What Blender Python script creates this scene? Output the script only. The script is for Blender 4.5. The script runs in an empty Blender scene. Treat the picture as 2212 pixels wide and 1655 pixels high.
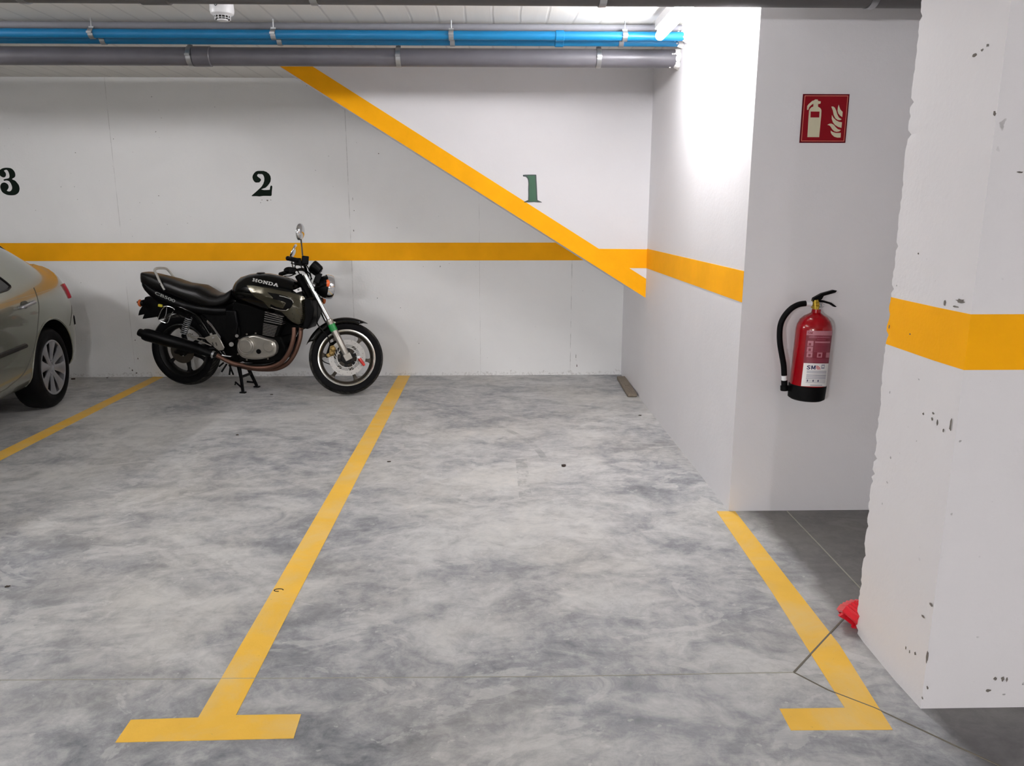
import bpy, bmesh, math, random
from mathutils import Vector, Matrix
from mathutils.bvhtree import BVHTree
R = math.radians; PI = math.pi
scene = bpy.context.scene
COL = scene.collection
V = Vector

# ------------------------------------------------------------------ camera
FPX = 1668.0; PSI = R(1.34); TH = R(12.4); CH = 1.5
CF = V((math.sin(PSI)*math.cos(TH), math.cos(PSI)*math.cos(TH), -math.sin(TH)))
CU = V((math.sin(PSI)*math.sin(TH), math.cos(PSI)*math.sin(TH), math.cos(TH)))
CR = V((math.cos(PSI), -math.sin(PSI), 0))
CPOS = V((0, 0, CH))
cd = bpy.data.cameras.new('camera'); cam = bpy.data.objects.new('camera', cd); COL.objects.link(cam)
m = Matrix((CR, CU, -CF)).transposed().to_4x4(); m.translation = CPOS
cam.matrix_world = m
cd.sensor_fit = 'HORIZONTAL'; cd.sensor_width = 36.0; cd.lens = 36.0*FPX/2212.0
cd.clip_start = 0.05; cd.clip_end = 100
scene.camera = cam

# surveying helpers: sight line through a photo point, met with a plane of the real place
def ray(px, py): return CF + CR*((px-1106)/FPX) - CU*((py-827.5)/FPX)
def onZ(px, py, z=0.0):
    d = ray(px, py); return CPOS + d*((z-CH)/d.z)
def onY(px, py, Y):
    d = ray(px, py); return CPOS + d*(Y/d.y)
def onX(px, py, X):
    d = ray(px, py); return CPOS + d*(X/d.x)

# ------------------------------------------------------------------ materials
def lin(c):
    return tuple((x/12.92 if x <= 0.04045 else ((x+0.055)/1.055)**2.4) for x in [v/255.0 for v in c])
class NT:
    def __init__(s, name):
        s.m = bpy.data.materials.new(name); s.m.use_nodes = True
        s.t = s.m.node_tree; s.n = s.t.nodes; s.b = s.n['Principled BSDF']
    def add(s, typ, **kw):
        n = s.n.new(typ)
        for k, v in kw.items(): setattr(n, k, v)
        return n
    def link(s, a, b): s.t.links.new(a, b)
    def coord(s, scale=(1, 1, 1), kind='Object', rot=(0, 0, 0)):
        tc = s.add('ShaderNodeTexCoord'); mp = s.add('ShaderNodeMapping')
        mp.inputs['Scale'].default_value = scale; mp.inputs['Rotation'].default_value = rot
        s.link(tc.outputs[kind], mp.inputs['Vector']); return mp.outputs[0]
    def noise(s, vec, scale, detail=4, rough=0.55, dist=0.0):
        n = s.add('ShaderNodeTexNoise'); n.inputs['Scale'].default_value = scale
        n.inputs['Detail'].default_value = detail; n.inputs['Roughness'].default_value = rough
        n.inputs['Distortion'].default_value = dist
        if vec is not None: s.link(vec, n.inputs['Vector'])
        return n.outputs['Fac']
    def ramp(s, fac, stops, interp='LINEAR'):
        r = s.add('ShaderNodeValToRGB'); r.color_ramp.interpolation = interp
        e = r.color_ramp.elements
        while len(e) < len(stops): e.new(0.5)
        for i, (p, c) in enumerate(stops):
            e[i].position = p
            e[i].color = (c, c, c, 1) if isinstance(c, (int, float)) else (*c[:3], 1)
        s.link(fac, r.inputs[0]); return r.outputs[0]
    def mix(s, fac, a, b, mode='MIX'):
        n = s.add('ShaderNodeMix', data_type='RGBA', blend_type=mode)
        for i, v in ((0, fac), (6, a), (7, b)):
            if hasattr(v, 'is_linked') or hasattr(v, 'links'): s.link(v, n.inputs[i])
            elif i == 0: n.inputs[0].default_value = v
            else: n.inputs[i].default_value = (*v[:3], 1)
        return n.outputs[2]
    def math(s, op, a, b=0.0, c=None):
        n = s.add('ShaderNodeMath', operation=op)
        for i, v in enumerate((a, b) if c is None else (a, b, c)):
            if hasattr(v, 'links'): s.link(v, n.inputs[i])
            else: n.inputs[i].default_value = v
        return n.outputs[0]
    def bump(s, h, strength=0.3, dist=0.01):
        b = s.add('ShaderNodeBump'); b.inputs['Strength'].default_value = strength
        b.inputs['Distance'].default_value = dist
        s.link(h, b.inputs['Height']); s.link(b.outputs[0], s.b.inputs['Normal'])
    def set(s, color=None, rough=None, metal=None, **kw):
        if color is not None:
            if hasattr(color, 'links'): s.link(color, s.b.inputs['Base Color'])
            else: s.b.inputs['Base Color'].default_value = (*color[:3], 1)
        if rough is not None:
            if hasattr(rough, 'links'): s.link(rough, s.b.inputs['Roughness'])
            else: s.b.inputs['Roughness'].default_value = rough
        if metal is not None: s.b.inputs['Metallic'].default_value = metal
        for k, v in kw.items(): s.b.inputs[k.replace('_', ' ')].default_value = v
        return s

def simple(name, rgb, rough=0.5, metal=0.0, var=0.08, scale=30.0, bump=0.0, coat=0.0, spec=0.5):
    """plain painted / metal / plastic surface with slight procedural unevenness"""
    s = NT(name); c = lin(rgb); co = s.coord()
    f = s.noise(co, scale, 3)
    col = s.mix(f, tuple(x*(1-var) for x in c), tuple(min(1, x*(1+var)) for x in c))
    s.set(col, rough, metal)
    rr = s.math('MULTIPLY_ADD', f, 0.12, rough-0.06); s.link(rr, s.b.inputs['Roughness'])
    s.b.inputs['Specular IOR Level'].default_value = spec
    if bump: s.bump(f, bump, 0.003)
    if coat:
        s.b.inputs['Coat Weight'].default_value = coat; s.b.inputs['Coat Roughness'].default_value = 0.06
    return s.m

def wall_mat(name, rgb=(224, 222, 219), seams=(), axis='X', bump=0.25, speck=1.0, seed=0.0, low=True):
    s = NT(name); c = lin(rgb); co = s.coord()
    mp = s.add('ShaderNodeMapping'); mp.inputs['Location'].default_value = (seed, seed*1.7, seed*.3); s.link(co, mp.inputs[0]); cv = mp.outputs[0]
    big = s.noise(cv, 0.9, 5, 0.6, 0.5)
    col = s.mix(s.ramp(big, [(0.3, 0.0), (0.7, 1.0)]), tuple(x*0.93 for x in c), c)
    # dirty pits
    v = s.add('ShaderNodeTexNoise'); v.inputs['Scale'].default_value = 34; v.inputs['Detail'].default_value = 1.5
    s.link(cv, v.inputs['Vector'])
    pits = s.ramp(v.outputs['Fac'], [(0.735, 0.0), (0.77, 1.0)])
    reg = s.ramp(s.noise(cv, 1.7, 3, 0.7), [(0.47, 0.0), (0.62, 1.0)])
    pm = s.math('MULTIPLY', pits, reg); pm = s.math('MULTIPLY', pm, 0.75*speck)
    col = s.mix(pm, col, lin((70, 66, 62)))
    sep = s.add('ShaderNodeSeparateXYZ'); s.link(co, sep.inputs[0])
    if low:   # scuffed, dirtier strip along the floor
        z = sep.outputs['Z']
        lowm = s.math('LESS_THAN', s.math('ADD', z, s.math('MULTIPLY', s.noise(cv, 14, 4), 0.10)), 0.085)
        sp2 = s.ramp(s.noise(cv, 45, 3, 0.7), [(0.5, 0.0), (0.62, 1.0)])
        col = s.mix(s.math('MULTIPLY', s.math('MULTIPLY', lowm, sp2), 0.28), col, lin((120, 112, 100)))
    for x0, w, st in seams:
        ax = sep.outputs[axis]
        wob = s.math('MULTIPLY', s.math('SUBTRACT', s.noise(cv, 3.0, 3), 0.5), 0.008)
        d = s.math('ABSOLUTE', s.math('SUBTRACT', s.math('ADD', ax, wob), x0))
        lm = s.math('MULTIPLY', s.math('LESS_THAN', d, w), s.ramp(s.noise(cv, 5, 4, 0.7), [(0.42, 0.0), (0.6, 1.0)]))
        col = s.mix(s.math('MULTIPLY', lm, st), col, lin((110, 105, 100)))
    s.set(col, 0.62)
    h1 = s.noise(cv, 55, 3, 0.6); h2 = s.noise(cv, 6, 3, 0.5)
    h = s.math('ADD', s.math('MULTIPLY', h1, 0.35), s.math('MULTIPLY', h2, 0.8))
    h = s.math('SUBTRACT', h, s.math('MULTIPLY', pm, 1.2))
    s.bump(h, bump, 0.012)
    return s.m

def yellow_mat(name, rgb, wear=0.0, rough=0.5):
    s = NT(name); c = lin(rgb); co = s.coord()
    f = s.noise(co, 4, 5, 0.6)
    col = s.mix(s.ramp(f, [(0.35, 0.0), (0.7, 1.0)]), tuple(x*0.9 for x in c), c)
    if wear:
        w = s.ramp(s.noise(co, 3.0, 6, 0.65, 0.8), [(0.45, 0.0), (0.72, 1.0)])
        col = s.mix(s.math('MULTIPLY', w, wear), col, lin((222, 196, 138)))
        g = s.ramp(s.noise(co, 60, 3, 0.7), [(0.68, 0.0), (0.74, 1.0)])
        col = s.mix(s.math('MULTIPLY', g, 0.5), col, lin((150, 128, 80)))
    s.set(col, rough); s.b.inputs['Specular IOR Level'].default_value = .2; s.bump(s.noise(co, 90, 3), 0.15, 0.004)
    return s.m

ARC = (-1.304, 4.445, 1.623)      # centre x, y and radius of the tyre scuff
def floor_mat():
    s = NT('trowelled_concrete'); co = s.coord((1, 1, 1))
    warp = s.coord((0.85, 1.2, 1), rot=(0, 0, 0.18))
    n1 = s.noise(warp, 1.0, 10, 0.70, 1.0)
    n2 = s.noise(warp, 4.0, 9, 0.68, 0.9)
    n3 = s.noise(co, 15, 8, 0.75, 0.5)
    n4 = s.noise(co, 0.45, 3, 0.5)
    f = s.math('ADD', s.math('MULTIPLY', n1, 0.40), s.math('MULTIPLY', n2, 0.35))
    f = s.math('ADD', f, s.math('MULTIPLY', n3, 0.25))
    f = s.math('ADD', f, s.math('MULTIPLY', s.math('SUBTRACT', n4, 0.5), 0.25))
    # forward lane is a little darker
    sep = s.add('ShaderNodeSeparateXYZ'); s.link(co, sep.inputs[0])
    lane = s.ramp(s.math('MULTIPLY_ADD', sep.outputs['Y'], 0.25, 0.0), [(0.45, 0.045), (0.95, 0.0)])
    f = s.math('SUBTRACT', f, lane)
    col = s.ramp(f, [(0.36, lin((104, 106, 111))), (0.43, lin((138, 139, 142))), (0.49, lin((167, 167, 167))),
                     (0.545, lin((186, 186, 185))), (0.63, lin((204, 202, 199)))])
    warmv = s.ramp(s.noise(co, 0.9, 4, 0.6), [(0.45, 0.0), (0.7, 1.0)])
    col = s.mix(s.math('MULTIPLY', warmv, 0.25), col, lin((186, 178, 160)), 'MIX')
    # crisp-edged skins of pale cement paste
    pp = s.ramp(s.noise(warp, 2.3, 7, 0.62, 1.6), [(0.575, 0.0), (0.60, 1.0)])
    col = s.mix(s.math('MULTIPLY', pp, 0.32), col, lin((206, 205, 202)))
    # old tyre scuffs: a long arc and a short smear
    dx = s.math('SUBTRACT', sep.outputs['X'], ARC[0]); dy = s.math('SUBTRACT', sep.outputs['Y'], ARC[1])
    rr_ = s.math('SQRT', s.math('ADD', s.math('MULTIPLY', dx, dx), s.math('MULTIPLY', dy, dy)))
    am = s.math('LESS_THAN', s.math('ABSOLUTE', s.math('SUBTRACT', rr_, ARC[2])), 0.022)
    am = s.math('MULTIPLY', am, s.math('GREATER_THAN', dx, 0.65)); am = s.math('MULTIPLY', am, s.math('GREATER_THAN', dy, 0.1))
    sx = s.math('LESS_THAN', s.math('ABSOLUTE', s.math('SUBTRACT', sep.outputs['X'], 0.165)), 0.035)
    sy = s.math('LESS_THAN', s.math('ABSOLUTE', s.math('SUBTRACT', sep.outputs['Y'], 4.26)), 0.34)
    sm = s.math('MULTIPLY', s.math('MULTIPLY', sx, sy), s.ramp(s.noise(co, 9, 4, .7), [(0.46, 0.0), (0.56, 1.0)]))
    am = s.math('MULTIPLY', am, s.ramp(s.noise(co, 6, 5, .7), [(0.40, 0.1), (0.62, 1.0)]))
    col = s.mix(s.math('MULTIPLY', s.math('MAXIMUM', am, sm), 0.42), col, lin((112, 112, 112)))
    # pale aggregate flakes
    fl = s.ramp(s.noise(co, 26, 2, 0.5, 0.3), [(0.70, 0.0), (0.73, 1.0)])
    col = s.mix(s.math('MULTIPLY', fl, 0.3), col, lin((214, 213, 208)))
    dk = s.ramp(s.noise(co, 60, 3, 0.6), [(0.72, 0.0), (0.76, 1.0)])
    col = s.mix(s.math('MULTIPLY', dk, 0.45), col, lin((70, 68, 66)))
    # strip past the bay line: column and recess shade painted in, plus brown floor tone
    shade_x = s.math('ADD', sep.outputs['X'], s.math('MULTIPLY', s.math('SUBTRACT', n2, 0.5), 0.22))
    shade_m = s.ramp(s.math('SUBTRACT', shade_x, 0.9), [(0.385, 0.0), (0.46, 1.0)])
    col = s.mix(s.math('MULTIPLY', shade_m, 0.72), col, lin((78, 74, 72)))
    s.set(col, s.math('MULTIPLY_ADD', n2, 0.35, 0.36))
    s.bump(s.math('ADD', n2, s.math('MULTIPLY', n3, 0.5)), 0.12, 0.01)
    return s.m

def ceiling_mat():
    s = NT('board_marked_ceiling'); co = s.coord()
    st = s.coord((9, 0.5, 1)); c = lin((234, 232, 227))
    n = s.noise(st, 1.6, 6, 0.6, 0.3); n2 = s.noise(co, 1.2, 4)
    col = s.mix(n, tuple(x*0.9 for x in c), c)
    w = s.add('ShaderNodeTexWave'); w.inputs['Scale'].default_value = 1.9; w.inputs['Distortion'].default_value = 0.6
    w.inputs['Detail'].default_value = 2; s.link(co, w.inputs['Vector'])
    ln = s.ramp(w.outputs['Fac'], [(0.0, 0.0), (0.03, 1.0)])
    col = s.mix(ln, tuple(x*0.8 for x in c), col)
    s.set(col, 0.7)
    s.bump(s.math('ADD', s.math('MULTIPLY', n, 0.5), s.math('MULTIPLY', ln, 0.3)), 0.25, 0.008)
    return s.m

def tire_mat():
    s = NT('tyre_rubber'); tc = s.add('ShaderNodeTexCoord'); sp = s.add('ShaderNodeSeparateXYZ'); s.link(tc.outputs['Object'], sp.inputs[0])
    x, y, z = sp.outputs
    ang = s.math('ARCTAN2', z, x)
    rad = s.math('SQRT', s.math('ADD', s.math('MULTIPLY', x, x), s.math('MULTIPLY', z, z)))
    saw = s.math('FRACT', s.math('ADD', s.math('MULTIPLY', ang, 7.0), s.math('MULTIPLY', s.math('ABSOLUTE', y), 42.0)))
    groove = s.math('LESS_THAN', saw, 0.22)
    tread = s.math('GREATER_THAN', rad, 0.288)
    g = s.math('MULTIPLY', groove, tread)
    dust = s.ramp(s.noise(tc.outputs['Object'], 18, 4), [(0.3, 0.0), (0.8, 1.0)])
    tcol = s.mix(dust, lin((16, 16, 16)), lin((84, 82, 78)))
    col = s.mix(tread, lin((3, 3, 5)), tcol)
    col = s.mix(g, col, lin((8, 8, 8)))
    s.set(col, 0.65); s.b.inputs['Specular IOR Level'].default_value = .12; s.bump(s.math('SUBTRACT', 1.0, g), 0.6, 0.006)
    return s.m

MAT = {}
MAT['wall_back'] = wall_mat('painted_concrete_wall', (240, 240, 239), seams=[(-3.36, .0025, .3), (-1.30, .0035, .35), (-0.13, .002, .3), (0.72, .003, .45)], seed=3.1)
MAT['wall_side'] = wall_mat('painted_plaster_wall', (223, 221, 223), speck=0.0, bump=0.2, seed=7.7, low=False)
MAT['wall_col'] = wall_mat('painted_column', (225, 222, 223), speck=1.0, bump=0.3, seed=1.3, low=False)
MAT['ceiling'] = ceiling_mat()
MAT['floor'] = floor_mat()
MAT['stripe'] = yellow_mat('yellow_wall_paint', (255, 178, 6), rough=.75)
MAT['line'] = yellow_mat('yellow_floor_paint', (240, 190, 76), wear=0.75, rough=0.55)
MAT['green'] = simple('dark_green_stencil_paint', (10, 24, 16), 0.6, spec=.1)
MAT['green1'] = simple('green_stencil_paint', (38, 84, 58), 0.5, var=.25, scale=12)
MAT['outline'] = simple('dark_stencil_outline', (45, 55, 55), 0.5)
MAT['blue'] = simple('blue_pipe_plastic', (0, 104, 152), 0.42)
MAT['grey_pipe'] = simple('grey_pvc_pipe', (92, 90, 95), 0.34, var=.25, scale=7)
MAT['dark_pipe'] = simple('dark_grey_pvc_pipe', (84, 82, 82), 0.5, var=.15, scale=7)
MAT['conduit'] = simple('pale_conduit_plastic', (124, 124, 130), 0.6, spec=.2)
MAT['steel'] = simple('galvanised_steel', (176, 178, 180), 0.35, 0.9)
MAT['black_rubber'] = simple('black_rubber', (3, 3, 4), 0.6, spec=.12)
MAT['mortar'] = simple('rough_white_filler', (225, 223, 220), 0.8, bump=.6, scale=60)
MAT['white_plastic'] = simple('white_plastic', (226, 226, 228), 0.35)
MAT['dark_slot'] = simple('dark_vent', (38, 34, 30), 0.8)
MAT['gloss_black'] = simple('gloss_black_paint', (2, 2, 2), 0.15, coat=.30, spec=.2)
MAT['satin_black'] = simple('satin_black_plastic', (2, 2, 3), 0.42, spec=.12)
MAT['vinyl'] = simple('black_seat_vinyl', (5, 4, 4), 0.36, spec=.28, bump=.2, scale=160)
MAT['olive'] = simple('olive_bronze_paint', (66, 62, 48), 0.2, 0.6, coat=.3)
MAT['engine_black'] = simple('black_engine_casing', (2, 2, 2), 0.6, spec=.08)
MAT['cast'] = simple('cast_aluminium', (172, 168, 160), 0.36, 0.85, var=.12)
MAT['fin'] = simple('machined_fin_aluminium', (150, 146, 142), 0.34, 0.85)
MAT['chrome'] = simple('bright_chrome', (225, 226, 228), 0.10, 1.0, var=.03)
MAT['fork_alu'] = simple('fork_slider_aluminium', (176, 172, 164), 0.3, 0.9)
MAT['header'] = simple('heat_browned_steel', (98, 70, 58), 0.46, 0.7, var=.3, scale=9)
MAT['rim_dark'] = simple('brown_wheel_casting', (62, 56, 48), 0.38, 0.5)
MAT['rim_black'] = simple('black_wheel_casting', (14, 14, 15), 0.35, 0.3, spec=.3)
MAT['rim_lip'] = simple('polished_rim_lip', (205, 203, 196), 0.25, 0.95)
MAT['disc'] = simple('brushed_brake_disc', (190, 188, 184), 0.3, 0.9)
MAT['gold'] = simple('gold_caliper', (150, 124, 72), 0.4, 0.6)
MAT['green_tape'] = simple('green_tape', (16, 134, 62), 0.4)
MAT['orange'] = simple('orange_lens', (236, 98, 28), 0.2, coat=.8)
MAT['orange_dim'] = simple('amber_lens', (178, 84, 30), 0.25)
MAT['red_lens'] = simple('dark_red_lens', (110, 14, 20), 0.2, coat=.8)
MAT['red_lock'] = simple('red_disc_lock', (190, 40, 30), 0.35)
MAT['yellow_bit'] = simple('yellow_tag', (190, 178, 50), 0.5)
MAT['letter'] = simple('silver_lettering', (188, 188, 186), 0.4)
MAT['letter_dim'] = simple('grey_lettering', (120, 122, 118), 0.4)
MAT['white'] = simple('white_sticker', (232, 230, 228), 0.5)
MAT['tyre'] = tire_mat()
MAT['dull_bolt'] = simple('dull_grey_bolt', (128, 126, 122), 0.65, 0.2)
MAT['rail'] = simple('painted_silver_rail', (176, 176, 170), 0.4, 0.2)
MAT['car_paint'] = simple('champagne_silver_paint', (138, 139, 126), 0.24, 0.6, var=.02, coat=.7)
MAT['car_black'] = simple('black_trim', (6, 6, 7), 0.45, spec=.25)
MAT['car_glass'] = simple('dark_car_glass', (10, 11, 11), 0.08, spec=.35)
MAT['car_wheel'] = simple('silver_wheel_paint', (168, 168, 172), 0.32, 0.7)
MAT['wheel_dark'] = simple('dark_wheel_well', (4, 4, 4), 0.8, spec=.1)
MAT['car_red'] = simple('red_tail_lens', (178, 48, 60), 0.2, coat=1.0)
MAT['seam'] = simple('panel_gap', (70, 70, 63), 0.7)
MAT['ext_red'] = simple('red_gloss_enamel', (142, 2, 15), 0.2, coat=.3, spec=.25)
MAT['sign_red'] = simple('sign_red', (132, 2, 20), 0.5, spec=.2)
MAT['sign_dark'] = simple('sign_dark_red_edge', (92, 4, 22), 0.5, spec=.2)
MAT['sign_cream'] = simple('sign_cream', (200, 194, 166), 0.55)
MAT['sign_pink'] = simple('sign_salmon_line', (214, 140, 118), 0.55)
MAT['brass'] = simple('brass', (190, 160, 60), 0.3, 0.8)
MAT['label_pink'] = simple('label_pink', (176, 112, 124), 0.5)
MAT['label_red'] = simple('label_crimson', (116, 12, 36), 0.4)
MAT['label_text'] = simple('label_dusty_rose', (140, 58, 76), 0.5)
MAT['navy'] = simple('navy_ink', (26, 28, 78), 0.5)
MAT['grey_ink'] = simple('grey_ink', (152, 152, 166), 0.5)
MAT['red_ink'] = simple('red_ink', (196, 50, 62), 0.5)
MAT['red_plastic'] = simple('bright_red_plastic', (206, 14, 34), 0.3, coat=.6)
MAT['debris'] = simple('dark_leaf_litter', (58, 48, 40), 0.8)
MAT['joint'] = simple('floor_joint_filler', (104, 98, 86), 0.8)
MAT['joint_pale'] = simple('pale_joint_filler', (160, 158, 146), 0.8)
def wood_mat():
    s = NT('weathered_wood'); co = s.coord((14, 2, 14)); n = s.noise(co, 5, 5, .6, .5)
    s.set(s.mix(n, lin((92, 82, 70)), lin((138, 127, 112))), 0.8); s.bump(n, .4, .004); return s.m
MAT['wood'] = wood_mat()
def emit_mat(name, strength, col=(1, 1, 1)):
    s = NT(name); s.b.inputs['Emission Color'].default_value = (*col, 1); s.b.inputs['Emission Strength'].default_value = strength
    s.set((.9, .9, .9), .4); return s.m
def lens_mat():
    s = NT('headlight_glass'); co = s.coord((1, 40, 1)); n = s.noise(co, 6, 2)
    s.set((.85, .87, .88), .05); s.b.inputs['Transmission Weight'].default_value = .85; s.bump(n, .3, .003); return s.m
MAT['lens'] = lens_mat()

# ------------------------------------------------------------------ mesh helpers
def nb(): return bmesh.new()
def face(bm, vs):
    try: return bm.faces.new(vs)
    except ValueError: return None
def box(bm, c, s, M=None):
    c = V(c); vs = []
    for z in (-.5, .5):
        for y in (-.5, .5):
            for x in (-.5, .5):
                p = V((x*s[0], y*s[1], z*s[2]))
                if M is not None: p = M @ p
                vs.append(bm.verts.new(c+p))
    for f in ((0,2,3,1), (4,5,7,6), (0,1,5,4), (2,6,7,3), (0,4,6,2), (1,3,7,5)): face(bm, [vs[i] for i in f])
def cr(pts, k=6, closed=False):
    pts = [V(p) for p in pts]; n = len(pts); out = []
    if n < 3: return pts
    rng = range(n) if closed else range(n-1)
    for i in rng:
        if closed: p0, p1, p2, p3 = pts[i-1], pts[i], pts[(i+1) % n], pts[(i+2) % n]
        else: p0, p1, p2, p3 = pts[max(i-1, 0)], pts[i], pts[i+1], pts[min(i+2, n-1)]
        for j in range(k):
            t = j/k
            out.append(0.5*((2*p1)+(-p0+p2)*t+(2*p0-5*p1+4*p2-p3)*t*t+(-p0+3*p1-3*p2+p3)*t**3))
    if not closed: out.append(pts[-1])
    return out
def tube(bm, pts, r, n=12, closed=False, squash=None):
    pts = [V(p) for p in pts]; N = len(pts)
    rs = r if isinstance(r, (list, tuple)) else [r]*N
    rings = []; prev = None
    for i, p in enumerate(pts):
        if closed: t = (pts[(i+1) % N]-pts[i-1])
        else: t = pts[min(i+1, N-1)]-pts[max(i-1, 0)]
        t.normalize()
        if prev is None:
            a = V((0, 0, 1)) if abs(t.z) < .9 else V((1, 0, 0)); u = (a-t*a.dot(t)).normalized()
        else: u = (prev-t*prev.dot(t)).normalized()
        prev = u; w = t.cross(u)
        k = squash or 1.0
        rings.append([bm.verts.new(p+(u*math.cos(q)*k+w*math.sin(q))*rs[i]) for q in [2*PI*j/n for j in range(n)]])
    for i in range(N if closed else N-1):
        a, b = rings[i], rings[(i+1) % N]
        for j in range(n): face(bm, [a[j], a[(j+1) % n], b[(j+1) % n], b[j]])
    if not closed:
        face(bm, rings[0][::-1]); face(bm, rings[-1])
def lathe(bm, prof, o, ax, n=32, a0=0, a1=2*PI, closed_prof=False, ribs=None):
    """prof: (radius, height along axis)"""
    o = V(o); ax = V(ax).normalized()
    a = V((0, 0, 1)) if abs(ax.z) < .9 else V((1, 0, 0)); u = (a-ax*a.dot(ax)).normalized(); w = ax.cross(u)
    full = abs((a1-a0)-2*PI) < 1e-6; cnt = n if full else n+1
    rings = []
    for j in range(cnt):
        q = a0+(a1-a0)*j/n
        k = 1+(ribs[1]*math.cos(ribs[0]*q) if ribs else 0)
        rings.append([bm.verts.new(o+ax*h+(u*math.cos(q)+w*math.sin(q))*max(r, 1e-5)*k) for r, h in prof])
    m_ = len(prof)
    for j in range(n):
        A, B = rings[j], rings[(j+1) % cnt]
        for i in range(m_ if closed_prof else m_-1):
            face(bm, [A[i], B[i], B[(i+1) % m_], A[(i+1) % m_]])
    if not closed_prof and full:
        if prof[0][0] > 1e-4: face(bm, [r_[0] for r_ in rings])
        if prof[-1][0] > 1e-4: face(bm, [r_[-1] for r_ in rings][::-1])
    bmesh.ops.remove_doubles(bm, verts=bm.verts, dist=1e-6)
def cyl(bm, a, b, r, n=20):
    a, b = V(a), V(b); lathe(bm, [(0, 0), (r, 0), (r, (b-a).length), (0, (b-a).length)], a, b-a, n)
def prism(bm, pts, vec):
    vec = V(vec); A = [bm.verts.new(V(p)) for p in pts]; B = [bm.verts.new(V(p)+vec) for p in pts]
    n = len(A); face(bm, A[::-1]); face(bm, B)
    for i in range(n): face(bm, [A[i], A[(i+1) % n], B[(i+1) % n], B[i]])
    bmesh.ops.recalc_face_normals(bm, faces=bm.faces)
def ell(bm, c, r, M=None, n=20, k=12):
    c = V(c); rings = []
    for i in range(k+1):
        t = PI*i/k; ring = []
        for j in range(n):
            q = 2*PI*j/n; p = V((r[0]*math.sin(t)*math.cos(q), r[1]*math.sin(t)*math.sin(q), r[2]*math.cos(t)))
            if M is not None: p = M @ p
            ring.append(bm.verts.new(c+p))
        rings.append(ring)
    for i in range(k):
        for j in range(n): face(bm, [rings[i][j], rings[i+1][j], rings[i+1][(j+1) % n], rings[i][(j+1) % n]])
    bmesh.ops.remove_doubles(bm, verts=bm.verts, dist=1e-6)
def loft(bm, rings):
    rr = [[bm.verts.new(V(p)) for p in r] for r in rings]; n = len(rr[0])
    for i in range(len(rr)-1):
        for j in range(n): face(bm, [rr[i][j], rr[i][(j+1) % n], rr[i+1][(j+1) % n], rr[i+1][j]])
    face(bm, rr[0][::-1]); face(bm, rr[-1]); bmesh.ops.recalc_face_normals(bm, faces=bm.faces)
def sup(u, zt, zb, hw, ex=2.4, n=24, cy=0.0, top=1.0):
    """superellipse section in the y,z plane at station u"""
    out = []; zc = (zt+zb)/2; h = (zt-zb)/2
    for j in range(n):
        q = 2*PI*j/n; c_, s_ = math.cos(q), math.sin(q)
        y = abs(c_)**(2/ex)*(1 if c_ > 0 else -1); z = abs(s_)**(2/ex)*(1 if s_ > 0 else -1)
        w = hw*(1-(1-top)*max(0, z))
        out.append((u, cy+y*w, zc+z*h))
    return out

def link(name, bm, mat, parent=None, smooth=30, bevel=0.0, seg=2, sub=0, kind=None, label=None, cat=None, group=None, M=None, recenter=True):
    me = bpy.data.meshes.new(name); bmesh.ops.recalc_face_normals(bm, faces=bm.faces)
    off = V((0, 0, 0))
    if parent is None and recenter and kind != 'structure' and M is None:
        xs = [v.co.copy() for v in bm.verts]
        off = V(((min(p.x for p in xs)+max(p.x for p in xs))/2, (min(p.y for p in xs)+max(p.y for p in xs))/2, min(p.z for p in xs)))
        bmesh.ops.translate(bm, verts=bm.verts, vec=-off)
    bm.to_mesh(me); bm.free()
    if smooth: me.shade_smooth(); me.set_sharp_from_angle(angle=R(smooth))
    ob = bpy.data.objects.new(name, me); COL.objects.link(ob); ob.location = off
    for mm in (mat if isinstance(mat, (list, tuple)) else [mat]): me.materials.append(MAT[mm] if isinstance(mm, str) else mm)
    if bevel:
        b = ob.modifiers.new('bevel', 'BEVEL'); b.width = bevel; b.segments = seg; b.limit_method = 'ANGLE'; b.angle_limit = R(35)
    if sub:
        s_ = ob.modifiers.new('sub', 'SUBSURF'); s_.levels = sub; s_.render_levels = sub
    if parent is not None: ob.parent = parent
    if M is not None: ob.matrix_basis = M
    if kind: ob['kind'] = kind
    if label: ob['label'] = label
    if cat: ob['category'] = cat
    if group: ob['group'] = group
    return ob
def thing(name, loc, rz, label, cat, group=None):
    o = bpy.data.objects.new(name, None); COL.objects.link(o); o.empty_display_size = .1
    o.location = loc; o.rotation_euler = (0, 0, rz); o['label'] = label; o['category'] = cat
    if group: o['group'] = group
    return o
def text_polys(txt, size=1.0, bold=0.0):
    """built-in lettering turned into flat triangles: verts, faces, width, height"""
    cu = bpy.data.curves.new('lettering', 'FONT'); cu.body = txt; cu.size = size; cu.offset = bold; cu.resolution_u = 4
    ob = bpy.data.objects.new('lettering', cu); COL.objects.link(ob)
    dg = bpy.context.evaluated_depsgraph_get(); ev = ob.evaluated_get(dg); me = ev.to_mesh()
    vs = [v.co.copy() for v in me.vertices]; fs = [list(p.vertices) for p in me.polygons]; ev.to_mesh_clear()
    bpy.data.objects.remove(ob); bpy.data.curves.remove(cu)
    x0 = min(v.x for v in vs); x1 = max(v.x for v in vs); y0 = min(v.y for v in vs); y1 = max(v.y for v in vs)
    return [((v.x-x0)/(x1-x0), (v.y-y0)/(y1-y0)) for v in vs], fs
def spl2(pts, k=5): return [(p.x, p.y) for p in cr([(a, b, 0) for a, b in pts], k, True)]

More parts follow.
